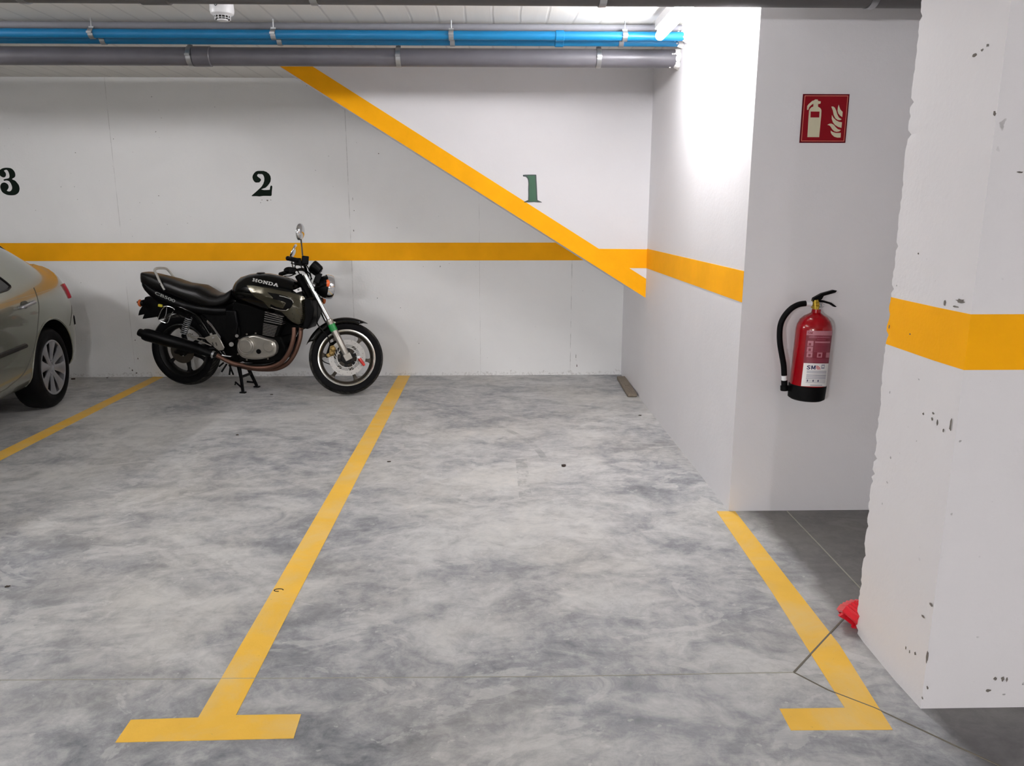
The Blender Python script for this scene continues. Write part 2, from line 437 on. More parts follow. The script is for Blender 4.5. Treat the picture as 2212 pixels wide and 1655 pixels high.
# ------------------------------------------------------------------ the place
CZ = 2.65; WX = 1.205; WY = 7.17; RY = 3.72; SY = 6.12
def quadslab(name, lo, hi, mat, **k):
    bm = nb(); box(bm, [(lo[i]+hi[i])/2 for i in range(3)], [hi[i]-lo[i] for i in range(3)])
    return link(name, bm, mat, smooth=0, kind='structure', **k)
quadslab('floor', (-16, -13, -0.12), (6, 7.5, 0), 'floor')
quadslab('ceiling', (-16, -13, CZ), (6, 7.5, CZ+.12), 'ceiling')
wall_back = quadslab('wall_back', (-16, WY, 0), (WX+.1, WY+.2, CZ), 'wall_back')
wall_side = quadslab('wall_side', (WX, RY, 0), (WX+.3, WY+.2, CZ), 'wall_side')
wall_recess = quadslab('wall_recess', (WX+.3, RY, 0), (6, RY+.3, CZ), 'wall_side')
# close the seam between side wall end and recess with one flush face
quadslab('wall_left', (-16.2, -13, 0), (-16, 7.5, CZ), 'wall_side')
quadslab('wall_right', (6, -13, 0), (6.2, 7.5, CZ), 'wall_side')
quadslab('wall_front', (-16, -13.2, 0), (6, -13, CZ), 'wall_side')

# sloping underside of the stair that juts out over bay 1
def zl(x): return .837-.618*(x-1.215)          # lower edge
xt = 1.215-(CZ-.837)/.618
bm = nb(); prism(bm, [(WX, SY, zl(WX)), (xt, SY, CZ), (WX, SY, CZ)], (0, WY-SY+.02, 0))
wall_stair = link('wall_stair', bm, 'wall_side', smooth=0, kind='structure')
def sheet(name, pts, vec, mat, parent, label=None):
    bm = nb(); prism(bm, pts, vec); return link(name, bm, mat, parent, smooth=0, label=label)
B0, B1 = 1.077, 1.228
x_low = 1.215-(B0-.837)/.618; x_lo2 = 1.215-(B1-.837)/.618
sheet('painted_stripe', [(-13.9, WY, B0), (x_low+.25, WY, B0), (x_low+.25, WY, B1+.01), (-13.9, WY, B1+.01)], (0, -.0015, 0), 'stripe', wall_back, 'yellow stripe shaded under the stair')
th_ = .150
def zu(x): return zl(x)+th_
xm = 1.215-(B1-.837-th_)/.618; xn = 1.215-(B0-.837-th_)/.618
y_ = SY
sheet('painted_stripe', [(WX, y_, zl(WX)), (xt, y_, CZ), (xt+th_/.618, y_, CZ), (xm, y_, B1), (WX, y_, B1-.004), (WX, y_, B0), (xn, y_, B0), (WX, y_, zu(WX))], (0, -.0015, 0), 'stripe', wall_stair, 'yellow diagonal stripe')
sheet('painted_stripe', [(WX, RY, B0), (WX, SY, B0), (WX, SY, B1), (WX, RY, B1)], (-.0015, 0, 0), 'stripe', wall_side)

# column with a chipped far corner
random.seed(4)
CX, CY0, CY1, CX1 = 1.315, 2.09, 2.535, 2.15
NZ = 190; jit = []
a_ = 0
for i in range(NZ+1):
    a_ = .55*a_+random.uniform(-.0035, .0035)
    jit.append(a_+(random.uniform(-.008, 0) if random.random() < .14 else 0))
jf = [random.uniform(-.0012, .0012) for i in range(NZ+1)]
def col_ring(z):
    i = min(NZ, max(0, int(round(z/CZ*NZ)))); j = jit[i]; g = jf[i]
    return [(CX+g, CY0+g), (CX-.004, CY0+.15), (CX+.001, CY1-.06), (CX+.002+max(0, -j)*.6, CY1+j), (CX+.05, CY1+.004), (CX1, CY1), (CX1, CY0)]
def col_mesh(z0, z1, grow=0.0, cut=7):
    bm = nb(); zs = sorted(set([z0, z1]+[CZ*i/NZ for i in range(NZ+1) if z0 < CZ*i/NZ < z1])); rr = []
    for z in zs:
        ring = col_ring(z); cx_ = sum(p[0] for p in ring)/7; cy_ = sum(p[1] for p in ring)/7
        rr.append([bm.verts.new((p[0]+(grow if p[0] > cx_ else -grow), p[1]+(grow if p[1] > cy_ else -grow), z)) for p in ring])
    for a, b in zip(rr, rr[1:]):
        for j in range(7): face(bm, [a[j], a[(j+1) % 7], b[(j+1) % 7], b[j]])
    face(bm, rr[0][::-1]); face(bm, rr[-1]); return bm
wall_column = link('wall_column', col_mesh(0, CZ), 'wall_col', smooth=25, kind='structure')
link('painted_stripe', col_mesh(B0-.006, B1, .0012), 'stripe', wall_column, smooth=25)
# knocked-off spots that show bare concrete
MAT['chip'] = simple('bare_concrete_chip', (112, 106, 100), .85, var=.3, scale=80)
def chip(px, py, w, h, seed, plane='X', val=CX-.0035):
    random.seed(seed); c = (onX if plane == 'X' else onY)(px, py, val)
    pts = []
    for k in range(11):
        q = 2*PI*k/11; r_ = random.uniform(.55, 1.1)
        a, b = w*.5*math.cos(q)*r_, h*.5*math.sin(q)*r_
        pts.append((c.x, c.y+a, c.z+b) if plane == 'X' else (c.x+a, c.y, c.z+b))
    bm = nb(); prism(bm, pts, (-.0012, 0, 0) if plane == 'X' else (0, -.0012, 0)); return bm
for k, (x, y, w, h) in enumerate([(2106, 119, .02, .012), (2134, 98, .012, .009), (2122, 108, .010, .008), (2054, 918, .010, .045), (2025, 912, .008, .022), (2038, 930, .006, .01), (2014, 905, .01, .012),
        (1957, 1400, .006, .014), (1965, 1408, .005, .012), (1977, 1412, .01, .012), (2003, 1420, .012, .05), (2004, 1486, .012, .01), (1993, 1508, .01, .008), (2012, 1307, .025, .01), (1994, 1332, .02, .007),
        (2075, 650, .045, .012), (2041, 655, .012, .022), (2065, 663, .03, .006), (1921, 706, .006, .018), (1966, 722, .006, .007), (1984, 548, .006, .006), (2016, 893, .012, .008), (1995, 894, .01, .008)]):
    link('paint_chip', chip(x, y, w, h, k), 'chip', wall_column, smooth=0)
for k, (x, y, w, h) in enumerate([(2166, 1467, .012, .02), (2150, 1466, .012, .012), (2175, 1468, .006, .016), (2135, 1492, .018, .01), (2148, 245, .008, .014), (2203, 372, .02, .005)]):
    link('paint_chip', chip(x, y, w, h, 50+k, 'Y', CY0-.0013), 'chip', wall_column, smooth=0)

# bay numbers stencilled on the walls (outlines surveyed from the photo)
def number(name, outl, org, sc, plane, mat, label, holes=()):
    bm = nb(); P = [onY(org[0]+x/sc, org[1]+y/sc, plane) for x, y in outl]
    prism(bm, P, (0, -(.0015 if plane > 7 else .0025), 0))
    return link(name, bm, mat, smooth=0, label=label, cat='painted number', group='bay numbers stencilled on the walls')
three = spl2([(240,228),(400,240),(500,290),(580,390),(610,500),(590,600),(480,680),(600,740),(700,850),(760,950),(778,1080),(750,1190),(690,1260),(600,1310),(480,1325),(320,1315),(200,1270),(100,1200),(40,1100),(15,980),(40,880),(110,825),(190,815),(280,860),(330,920),(345,1000),(320,1070),(275,1135),(330,1165),(400,1165),(455,1120),(485,1040),(470,940),(430,850),(380,780),(320,745),(240,735),(180,748),(140,710),(180,680),(280,660),(350,640),(380,580),(365,470),(320,360),(260,310),(200,320),(160,350),(215,420),(240,500),(215,580),(150,612),(70,590),(0,530),(-40,440),(-30,360),(20,300),(110,250)], 3)
number('bay_number', three, (0, 350), 18.39, WY, 'green', 'dark green stencilled number 3 at the left edge above the car')
two = spl2([(520,280),(640,280),(770,280),(890,320),(1000,400),(1060,510),(1073,620),(1050,740),(980,860),(860,980),(700,1030)], 4)
two_pts = [(520,278),(640,275),(770,278),(890,318),(1000,405),(1055,500),(1073,610),(1058,720),(1010,810),(940,900),(850,985),(760,1015),(665,1055),(780,1082),(900,1080),(1030,1070),(1045,960),(1060,910),(1095,890),(1128,915),(1133,960),(1122,1080),(1112,1180),(1108,1300),(1075,1335),(900,1330),(760,1330),(600,1350),(450,1340),(280,1342),(265,1315),(340,1250),(480,1130),(600,1020),(690,930),(760,810),(795,700),(800,600),(785,520),(745,445),(700,412),(620,412),(550,405),(500,440),(500,500),(560,550),(620,590),(662,640),(650,690),(590,760),(500,768),(430,765),(370,720),(320,640),(298,540),(320,450),(380,360),(440,305)]
number('bay_number', two_pts, (530, 355), 19.47, WY, 'green', 'dark green stencilled number 2 on the wall above the motorcycle')
one_pts = [(200,265),(300,255),(600,252),(790,255),(800,300),(805,480),(822,800),(835,1100),(850,1390),(930,1430),(1045,1475),(1030,1500),(880,1500),(700,1485),(480,1495),(260,1495),(240,1470),(330,1435),(430,1390),(438,1200),(432,900),(440,650),(425,500),(390,410),(330,350),(210,340),(195,300)]
n1 = number('bay_number', one_pts, (1120, 365), 20.69, SY, 'outline', 'green stencilled number 1 standing on the diagonal yellow stripe')
inn = [(440,300),(740,300),(755,480),(775,800),(790,1100),(800,1400),(860,1450),(700,1450),(480,1455),(400,1450),(478,1400),(485,1200),(478,900),(485,650),(475,500),(430,390),(380,330)]
bm = nb(); P = [onY(1120+x/20.69, 365+y/20.69, SY-.0031) for x, y in inn]; prism(bm, P, (0, -.001, 0))
o = n1.location; bmesh.ops.translate(bm, verts=bm.verts, vec=-o); link('number_fill', bm, 'green1', n1, smooth=0)
# small scuffs under the 2
for k, (x, y, w, h) in enumerate([(566, 432, .008, .008), (578, 433, .02, .014), (585, 432, .010, .006), (563, 438, .006, .012), (245, 300, .006, .01), (302, 438, .006, .006), (343, 423, .008, .01), (762, 430, .004, .03), (765, 455, .008, .012), (764, 498, .01, .02), (818, 332, .012, .01), (163, 330, .012, .006),
       (1244, 770, .006, .05), (1246, 790, .01, .03), (292, 735, .012, .012), (298, 775, .01, .02), (286, 800, .015, .02), (295, 806, .02, .015), (865, 665, .01, .006), (905, 742, .008, .008)]):
    link('paint_chip', chip(x, y, w, h, 90+k, 'Y', WY-.0002), 'chip', wall_back, smooth=0)

# floor markings and joints
def floor_poly(name, pts, z, mat, **k):
    bm = nb(); prism(bm, [(x, y, 0.0) for x, y in pts], (0, 0, z)); return link(name, bm, mat, smooth=0, **k)
LG = 'yellow parking bay lines on the floor'
floor_poly('parking_line', [(-.908, 7.165), (-.795, 7.165), (-.795, 2.107), (-.597, 2.107), (-.592, 1.996), (-1.104, 1.99), (-1.106, 2.092), (-.906, 2.098)], .0015, 'line', label='long yellow floor line with a T end between bays 1 and 2', cat='parking line', group=LG)
floor_poly('parking_line', [(-3.2, 7.165), (-3.1, 7.165), (-3.07, 4.7), (-3.05, 2.1), (-2.85, 2.1), (-2.85, 2.0), (-3.36, 2.0), (-3.36, 2.1), (-3.16, 2.1), (-3.185, 4.8)], .0015, 'line', label='yellow floor line beside the silver car, between bays 2 and 3', cat='parking line', group=LG)
floor_poly('parking_line', [(1.141, 3.716), (1.236, 3.714), (1.222, 2.45), (1.178, 1.993), (.875, 1.998), (.878, 2.099), (1.082, 2.099), (1.12, 2.85)], .0015, 'line', label='yellow floor line with an L end beside the column', cat='parking line', group=LG)
def joint(pts, w, mat='joint'):
    pts = [V((p[0], p[1], 0)) for p in pts]; L, Rr = [], []
    for i, p in enumerate(pts):
        t = (pts[min(i+1, len(pts)-1)]-pts[max(0, i-1)]).normalized(); n = V((-t.y, t.x, 0))*w/2
        L.append(p+n); Rr.append(p-n)
    bm = nb(); prism(bm, L+Rr[::-1], (0, 0, .0022)); return bm
fl = bpy.data.objects['floor']
link('floor_joint', joint([(.996, 2.291), (1.15, 2.455), (1.30, 2.615), (1.6, 2.93)], .006), 'joint', fl, smooth=0)
link('floor_joint', joint([(.996, 2.291), (1.07, 2.19), (1.175, 2.096), (1.32, 1.922), (1.5, 1.72)], .004), 'joint', fl, smooth=0)
link('floor_joint', joint([(-5, 2.33), (-1.63, 2.308), (.198, 2.286), (.996, 2.291)], .0016, 'joint_pale'), 'joint_pale', fl, smooth=0)
link('floor_joint', joint([(1.504, 3.71), (1.5, 3.3), (1.493, 2.87), (1.49, 2.54)], .005), 'joint_pale', fl, smooth=0)

# ------------------------------------------------------------------ pipes under the ceiling
def ring_clamp(bm, x, y, z, r, w=.030, t=.004):
    lathe(bm, [(r, -w/2), (r+t, -w/2), (r+t, w/2), (r, w/2)], (x, y, z), (1, 0, 0), 28, closed_prof=True)
    box(bm, (x, y-.0, z+r+.006), (w, .012, .012)); box(bm, (x, y-r-.008, z), (w, .016, .012)); box(bm, (x, y+r+.008, z), (w, .016, .012))
def pipe_run(name, y, z, r, mat, x0, x1, clamps, couplings, label, group=None, cw=.06, wall_end=True, cat='pipe'):
    t = thing(name, ((x0+x1)/2, y, z), 0, label, cat, group); ox = (x0+x1)/2
    bm = nb(); lathe(bm, [(r-.004, 0), (r, 0), (r, x1-x0), (r-.004, x1-x0)], (x0-ox, 0, 0), (1, 0, 0), 32, closed_prof=True); link('pipe_body', bm, mat, t)
    for c in clamps:
        bm = nb(); ring_clamp(bm, c-ox, 0, 0, r+.001); cyl(bm, (c-ox, 0, r+.01), (c-ox, 0, CZ-z), .004, 10); link('pipe_clamp', bm, 'steel', t)
    for c in couplings:
        bm = nb(); lathe(bm, [(r, -cw), (r+.005, -cw+.004), (r+.005, cw-.004), (r, cw)], (c-ox, 0, 0), (1, 0, 0), 32); link('pipe_coupling', bm, mat, t)
    if wall_end:
        random.seed(int(y*100)); bm = nb()
        lathe(bm, [(r+.001, -.03), (r+.006, -.015), (r+.012, 0), (r+.001, .0)], (x1-ox-.001, 0, 0), (1, 0, 0), 24)
        for v in bm.verts: v.co += V((random.uniform(-.006, .004), random.uniform(-.004, .004), random.uniform(-.004, .004)))
        for k in range(9):
            q = random.uniform(0, 2*PI); ell(bm, (x1-ox-random.uniform(.01, .06), (r-.001)*math.cos(q), (r-.001)*math.sin(q)), (.007, .006, .006), n=8, k=5)
        link('wall_filler', bm, 'mortar', t)
    return t
def X_at(px, Y, Z):    # world x of a photo column at given depth/height
    d = ray(px, 80); k = (Y*CF.y+(Z-CH)*CF.z); return ((px-1106)/FPX*k*1.0)/CR.x if False else solve_x(px, Y, Z)
def solve_x(px, Y, Z):
    x = 0.0
    for _ in range(20):
        p = V((x, Y, Z))-CPOS; k = p.dot(CF); cur = 1106+FPX*p.dot(CR)/k; x += (px-cur)*k/FPX
    return x
bc = [X_at(p, 5.08, 2.56) for p in (-190, 200, 592, 975, 1349)]
pipe_run('water_pipe', 5.075, 2.563, .0265, 'blue', -12, WX, bc+[X_at(-600, 5.08, 2.56)], [X_at(1209, 5.08, 2.56)], 'blue water pipe nearer the camera of the side by side pair', 'blue pipes below the ceiling', cw=.028)
pipe_run('water_pipe', 5.215, 2.558, .0265, 'blue', -12, WX, [c+.0 for c in bc], [X_at(1208, 5.2, 2.56)], 'blue water pipe farther from the camera, just above the grey drain', 'blue pipes below the ceiling', cw=.028)
pipe_run('drain_pipe', 5.31, 2.478, .056, 'grey_pipe', -12, WX, [X_at(p, 5.3, 2.48) for p in (-90, 411, 861, 1293)], [X_at(437, 5.3, 2.48)], 'thick grey drain pipe under the blue pipes', cw=.055)
pipe_run('conduit_pipe', 5.13, 2.622, .02, 'conduit', -12, WX, [], [], 'thin pale grey conduit close to the ceiling above the blue pipes')
pipe_run('overhead_pipe', 3.5, 2.431, .08, 'dark_pipe', -12, 6.0, [X_at(p, 3.45, 2.38) for p in (-400, 33, 673, 1305)]+[1.6], [X_at(322, 3.45, 2.38)], 'big dark grey pipe crossing the very top of the picture', cw=.06, wall_end=False)

# ------------------------------------------------------------------ light fittings
GLOW = {}
def glow(st):
    if st not in GLOW: GLOW[st] = emit_mat('glowing_tube', st, (1.0, 0.985, 1.0))
    return GLOW[st]
def batten(x, y, rz, label, st=400, L=1.2, drop=0.0, rad=.014):
    t = thing('tube_light', (x, y, CZ), rz, label, 'light fitting', 'ceiling tube lights')
    bm = nb(); box(bm, (0, 0, -.03-drop), (.06, L, .055)); link('housing', bm, 'white_plastic', t, smooth=0, bevel=.006)
    for s in (-1, 1):
        bm = nb(); box(bm, (0, s*(L/2-.012), -.075-drop), (.034, .022, .045)); link('end_holder', bm, 'white_plastic', t, smooth=0, bevel=.004)
    if drop:
        for s in (-1, 1):
            bm = nb(); cyl(bm, (0, s*L*.35, -drop), (0, s*L*.35, 0), .004, 8); link('hanger_rod', bm, 'steel', t)
    bm = nb(); cyl(bm, (0, -L/2+.02, -.072-rad*.8-drop), (0, L/2-.02, -.072-rad*.8-drop), rad, 16); link('light_tube', bm, glow(st), t)
    return t
batten(0.99, 4.30, 0, 'glowing tube light near the side wall, in front of the blue pipes', 172, rad=.027, drop=.03)
batten(-4.9, 3.9, 0, 'glowing tube light over the silver car', 420)
batten(-1.9, 2.55, 0, 'added tube light over the motorcycle bay, brightening wall and floor', 120)  # added out of view to brighten the back wall, floor and side wall
batten(-3.8, -6.0, 0, 'glowing tube light over the lane, left behind the viewer', 3850, drop=.34)
batten(0.6, -6.0, 0, 'glowing tube light over the lane, straight behind the viewer', 2450, drop=.24)
batten(-8.5, -6.0, 0, 'glowing tube light over the lane, far to the left', 1100, drop=.14)

# smoke detector
p = onY(480, 30, 4.7)
t = thing('smoke_detector', (p.x, 4.7, CZ), 0, 'round white smoke detector on the ceiling, left of centre', 'smoke detector')
bm = nb(); lathe(bm, [(0, 0), (.062, 0), (.064, -.008), (.066, -.045), (.062, -.062), (.050, -.070), (.046, -.0705)], (0, 0, 0), (0, 0, 1), 36); link('base', bm, 'white_plastic', t)
bm = nb(); lathe(bm, [(.040, -.068), (.038, -.090), (0, -.090)], (0, 0, 0), (0, 0, 1), 24); link('sensor_core', bm, 'dark_slot', t)
bm = nb()
for h, r_ in ((-.0725, .047), (-.0845, .040)): lathe(bm, [(r_-.004, h+.0015), (r_, h+.0015), (r_, h-.0015), (r_-.004, h-.0015)], (0, 0, 0), (0, 0, 1), 28, closed_prof=True)
for k in range(14):
    q = 2*PI*k/14; box(bm, (.0425*math.cos(q), .0425*math.sin(q), -.08), (.004, .003, .022), Matrix.Rotation(q, 3, 'Z'))
cyl(bm, (0, 0, -.097), (0, 0, -.09), .03, 24); link('vent_cage', bm, 'white_plastic', t)
bm = nb(); tube(bm, cr([(-.03, -.05, -.002), (-.022, -.062, -.02), (-.012, -.07, -.034), (-.001, -.072, -.026), (.003, -.068, -.01), (-.004, -.06, 0)], 5), .0015, 8); link('wire', bm, 'black_rubber', t)

# ------------------------------------------------------------------ fire extinguisher sign
SYp = RY-.004
def SG(x, y, d=0.0): return onY(1680+x/10.345, 180+y/10.345, SYp-d)
corners = [onY(*q, SYp) for q in ((1735.5, 203), (1836, 203), (1825.5, 308.5), (1726.8, 308.5))]
x0 = (corners[0].x+corners[3].x)/2; x1 = (corners[1].x+corners[2].x)/2; z1 = corners[0].z; z0 = corners[3].z
t = thing('fire_extinguisher_sign', ((x0+x1)/2, SYp, z0), 0, 'red square sign with an extinguisher and flames on the recess wall', 'sign')
def rectL(a, b, c, d, y0, y1, name, mat):
    bm = nb(); box(bm, ((a+b)/2, (y0+y1)/2, (c+d)/2), (b-a, abs(y1-y0), d-c)); return link(name, bm, mat, t, smooth=0)
W_, H_ = x1-x0, z1-z0
rectL(-W_/2, W_/2, 0, H_, .004, 0, 'plate', 'sign_dark')
bm = nb(); e = .008; a = W_/2-.007
rectL(-W_/2+.005, W_/2-.005, .005, H_-.005, 0, -.0004, 'red_field', 'sign_red')
for q in ((-a, a, .007, .009), (-a, a, H_-.009, H_-.007), (-a, -a+.002, .007, H_-.007), (a-.002, a, .007, H_-.007)): rectL(*q, -.0004, -.0008, 'border_line', 'sign_pink')
# map crop coordinates to the plate (its left/right edges lean in the picture only through perspective)
def sgp(x, y):
    # bilinear inverse of the four photographed corners (crop 5 pixels)
    tt = (y-240)/(1328-240); xl = 585+(485-585)*tt; xr = 1620+(1505-1620)*tt
    return (-W_/2+W_*(x-xl)/(xr-xl), H_*(1-tt))
def flat(name, pts, mat, d=.0005):
    bm = nb(); P = [(sgp(x, y)[0], -.0004, sgp(x, y)[1]) for x, y in pts]; prism(bm, P, (0, -d, 0)); return link(name, bm, mat, t, smooth=0)
flat('extinguisher_symbol', [(660,1200),(690,800),(706,620),(725,570),(760,535),(805,515),(805,455),(790,460),(735,505),(705,545),(692,590),(662,590),(668,505),(700,465),(780,395),(825,380),(845,360),(905,362),(910,392),(972,402),(968,440),(960,455),(912,462),(908,520),(950,545),(975,575),(982,610),(975,720),(950,950),(922,1200)], 'sign_cream')
flat('symbol_label', [(742,628),(940,628),(930,760),(735,760)], 'sign_red', .0009)
flat('flame_symbol', [(1370,475),(1382,520),(1405,580),(1455,635),(1445,748),(1400,720),(1360,670),(1342,610),(1350,540)], 'sign_cream')
flat('flame_symbol', [(1205,518),(1245,515),(1280,540),(1310,600),(1335,690),(1370,760),(1432,802),(1390,818),(1340,812),(1290,775),(1255,700),(1240,610)], 'sign_cream')
flat('flame_symbol', [(1213,705),(1250,770),(1310,825),(1370,855),(1437,865),(1422,990),(1350,970),(1280,925),(1235,865),(1210,790)], 'sign_cream')
flat('flame_symbol', [(1108,925),(1150,900),(1200,895),(1250,920),(1290,970),(1340,1020),(1410,1040),(1370,1070),(1310,1080),(1260,1065),(1215,1020),(1180,960),(1150,935)], 'sign_cream')
flat('flame_symbol', [(1182,1052),(1230,1085),(1300,1105),(1407,1103),(1400,1208),(1330,1210),(1260,1190),(1210,1145),(1185,1100)], 'sign_cream')

# ------------------------------------------------------------------ fire extinguisher
EY = RY-.105
def EL(px, py, y=0.0):   # local coordinates from a sight line at depth EY+y
    q = onY(px, py, EY+y); return q
bc_ = EL(1741, 868); tc_ = EL(1765, 668)
ax = (tc_-bc_); 
base_pt = EL(1741, 858)
t = thing('fire_extinguisher', base_pt, 0, 'red fire extinguisher with black hose hanging on the recess wall', 'fire extinguisher')
O = base_pt
up = V((tc_.x-bc_.x, 0, tc_.z-bc_.z)).normalized()
Hc = (tc_-base_pt).dot(up); r0 = .083
bm = nb(); body = [(0, .03), (r0-.004, .03), (r0, .034), (r0, Hc-.095), (r0-.003, Hc-.075), (r0-.013, Hc-.052), (r0-.03, Hc-.034), (.035, Hc-.024), (.022, Hc-.016), (.020, Hc), (0, Hc)]
lathe(bm, body, (0, 0, 0), up, 48); tmpb = bm.copy(); link('cylinder', bm, 'ext_red', t)
bvE = BVHTree.FromBMesh(tmpb)
bm = nb(); lathe(bm, [(0, -.006), (r0-.01, -.008), (r0+.002, 0), (r0+.004, .062), (r0+.001, .066), (0, .066)], (0, 0, 0), up, 48); link('foot_boot', bm, 'black_rubber', t)
def E(px, py, y=0.0): return EL(px, py, y)-O
K4 = lambda x, y: (1640+x/5.518, 600+y/5.518)
def E4(x, y, d=0.0): return E(*K4(x, y), d)
bm = nb(); cyl(bm, E4(674, 385), E4(668, 262), .0155, 20); cyl(bm, E4(671, 352), E4(670, 338), .0205, 20); cyl(bm, E4(660, 318), E4(700, 312), .019, 18); link('valve', bm, 'brass', t)
bm = nb(); cyl(bm, E4(625, 310), E4(555, 306), .012, 16); link('hose_collar', bm, 'white_plastic', t)
bm = nb(); path = cr([E4(555, 306), E4(470, 320), E4(380, 370), E4(300, 460), E4(255, 560), E4(243, 680), E4(250, 800), E4(272, 930), E4(292, 1050), E4(298, 1165)], 6)
tube(bm, path, .0135, 16); link('hose', bm, 'black_rubber', t)
bm = nb(); cyl(bm, E4(296, 1160), E4(298, 1222), .0125, 16); link('hose_band', bm, 'white_plastic', t)
bm = nb(); cyl(bm, E4(298, 1222), E4(300, 1290), .0145, 16); cyl(bm, E4(300, 1285), E4(300, 1345), .019, 16); M_ = E4(330, 1320); box(bm, M_, (.05, .03, .02)); link('nozzle_holder', bm, 'black_rubber', t, bevel=.002)
bm = nb()
up1 = [E4(640, 240), E4(740, 185), E4(880, 145), E4(918, 152), E4(900, 175), E4(760, 215), E4(740, 252), E4(690, 285), E4(628, 280)]
prism(bm, [p+V((0, -.012, 0)) for p in up1], (0, .024, 0)); link('handle', bm, 'black_rubber', t, bevel=.002)
bm = nb(); lo1 = [E4(690, 262), E4(760, 268), E4(850, 295), E4(885, 320), E4(915, 345), E4(890, 348), E4(845, 318), E4(760, 295), E4(700, 290)]
prism(bm, [p+V((0, -.012, 0)) for p in lo1], (0, .024, 0)); link('carry_grip', bm, 'black_rubber', t, bevel=.002)
bm = nb(); c0 = E4(748, 328, -.02)
tube(bm, [c0+V((.009*math.cos(q), 0, .009*math.sin(q))) for q in [2*PI*k/20 for k in range(20)]], .0016, 8, closed=True); link('pin_ring', bm, 'steel', t)
bm = nb(); cyl(bm, E4(700, 330, -.0), E4(735, 332, -.012), .010, 16); link('pressure_gauge', bm, 'steel', t)
# wall bracket behind
bm = nb(); box(bm, V((up.x*Hc*.6, .092, up.z*Hc*.6)), (.05, .026, .08)); link('wall_bracket', bm, 'black_rubber', t, smooth=0)
# printed labels wrapped round the cylinder
def wrap(pts, mat, name, lift=.0006, cuts=3):
    bm = nb(); vs = [bm.verts.new((x, y, 0)) for x, y in pts]; face(bm, vs)
    bmesh.ops.triangulate(bm, faces=bm.faces)
    if cuts: bmesh.ops.subdivide_edges(bm, edges=bm.edges, cuts=cuts, use_grid_fill=True)
    bmesh.ops.triangulate(bm, faces=bm.faces)
    ok = True
    for v in list(bm.verts):
        px, py = 1720+v.co.x/11.04, 700+v.co.y/11.04
        d = ray(px, py).normalized(); h = bvE.ray_cast(CPOS-O, d)
        if h[0] is None: bm.verts.remove(v); continue
        v.co = h[0]+h[1]*lift
    return link(name, bm, mat, t, smooth=60)
def rq(a, b, c, d, s0=-.10):   # strip leaning with the cylinder, crop-6 coordinates: left x (at y=c), width a..b
    sh = -.115*(d-c); sag = lambda x: -.0*(x)
    return [(a, c), (b, c), (b+sh, d), (a+sh, d)]
def strip(a, b, y0, y1, mat, name, lift, cuts=4):
    # x shift with height follows the lean; lower edges bow slightly
    def L(x, y): return (x-.115*(y-150), y)
    n = 10; top = [L(a+(b-a)*i/n, y0+10*math.sin(PI*(a+(b-a)*i/n-300)/900)) for i in range(n+1)]
    bot = [L(a+(b-a)*i/n, y1+10*math.sin(PI*(a+(b-a)*i/n-300)/900)) for i in range(n+1)]
    bm = nb(); A = []; 
    for row in range(7):
        A.append([bm.verts.new((top[i][0]+(bot[i][0]-top[i][0])*row/6, top[i][1]+(bot[i][1]-top[i][1])*row/6, 0)) for i in range(n+1)])
    for r1, r2 in zip(A, A[1:]):
        for i in range(n): face(bm, [r1[i], r1[i+1], r2[i+1], r2[i]])
    for v in list(bm.verts):
        h = (None,); xx = v.co.x; x_min = xx-120
        while h[0] is None and xx > x_min:
            d = ray(1720+xx/11.04, 700+v.co.y/11.04).normalized(); h = bvE.ray_cast(CPOS-O, d); xx -= 3
        if h[0] is None: bm.verts.remove(v); continue
        v.co = h[0]+h[1]*(lift+.0014)
    return link(name, bm, mat, t, smooth=60)
strip(258, 850, 155, 930, 'label_red', 'label', .0005)
strip(262, 850, 158, 265, 'label_pink', 'label_header', .0009)
strip(270, 850, 930, 1480, 'white', 'maker_label', .0009)
strip(335, 820, 290, 330, 'label_text', 'label_text', .0009)
for y in (355,): strip(520, 720, y, y+22, 'label_text', 'label_text', .0009)
strip(310, 445, 400, 520, 'label_pink', 'label_pictogram', .0009); strip(310, 445, 540, 660, 'label_pink', 'label_pictogram', .0009); strip(318, 450, 670, 790, 'label_pink', 'label_pictogram', .0009)
strip(560, 680, 670, 790, 'label_pink', 'label_pictogram', .0009); strip(768, 850, 670, 790, 'label_pink', 'label_pictogram', .0009)
strip(480, 830, 405, 445, 'label_pink', 'label_text', .0009)
for y in (465, 500, 535, 570, 605, 640): strip(480, 820, y, y+16, 'label_text', 'label_text', .0009)
for y in (820, 855, 885): strip(330, 820, y, y+16, 'label_text', 'label_text', .0009)
for c_ in ((365, 480), (375, 610), (385, 740), (620, 735)): strip(c_[0]-28, c_[0]+28, c_[1]-30, c_[1]+30, 'label_red', 'pictogram_mark', .0012)
for y in (1105, 1130, 1155): strip(365, 820, y, y+13, 'grey_ink', 'label_text', .0013)
for y in (1195, 1215, 1240, 1268, 1290): strip(365, 820, y, y+14, 'grey_ink', 'label_text', .0013)
for y in (1325, 1355, 1385): strip(370, 820, y, y+10, 'grey_ink', 'label_text', .0013)
strip(480, 760, 1440, 1460, 'grey_ink', 'label_text', .0013)
for x in (395, 525, 640): strip(x, x+22, 1320, 1370, 'navy', 'label_icon', .0016)
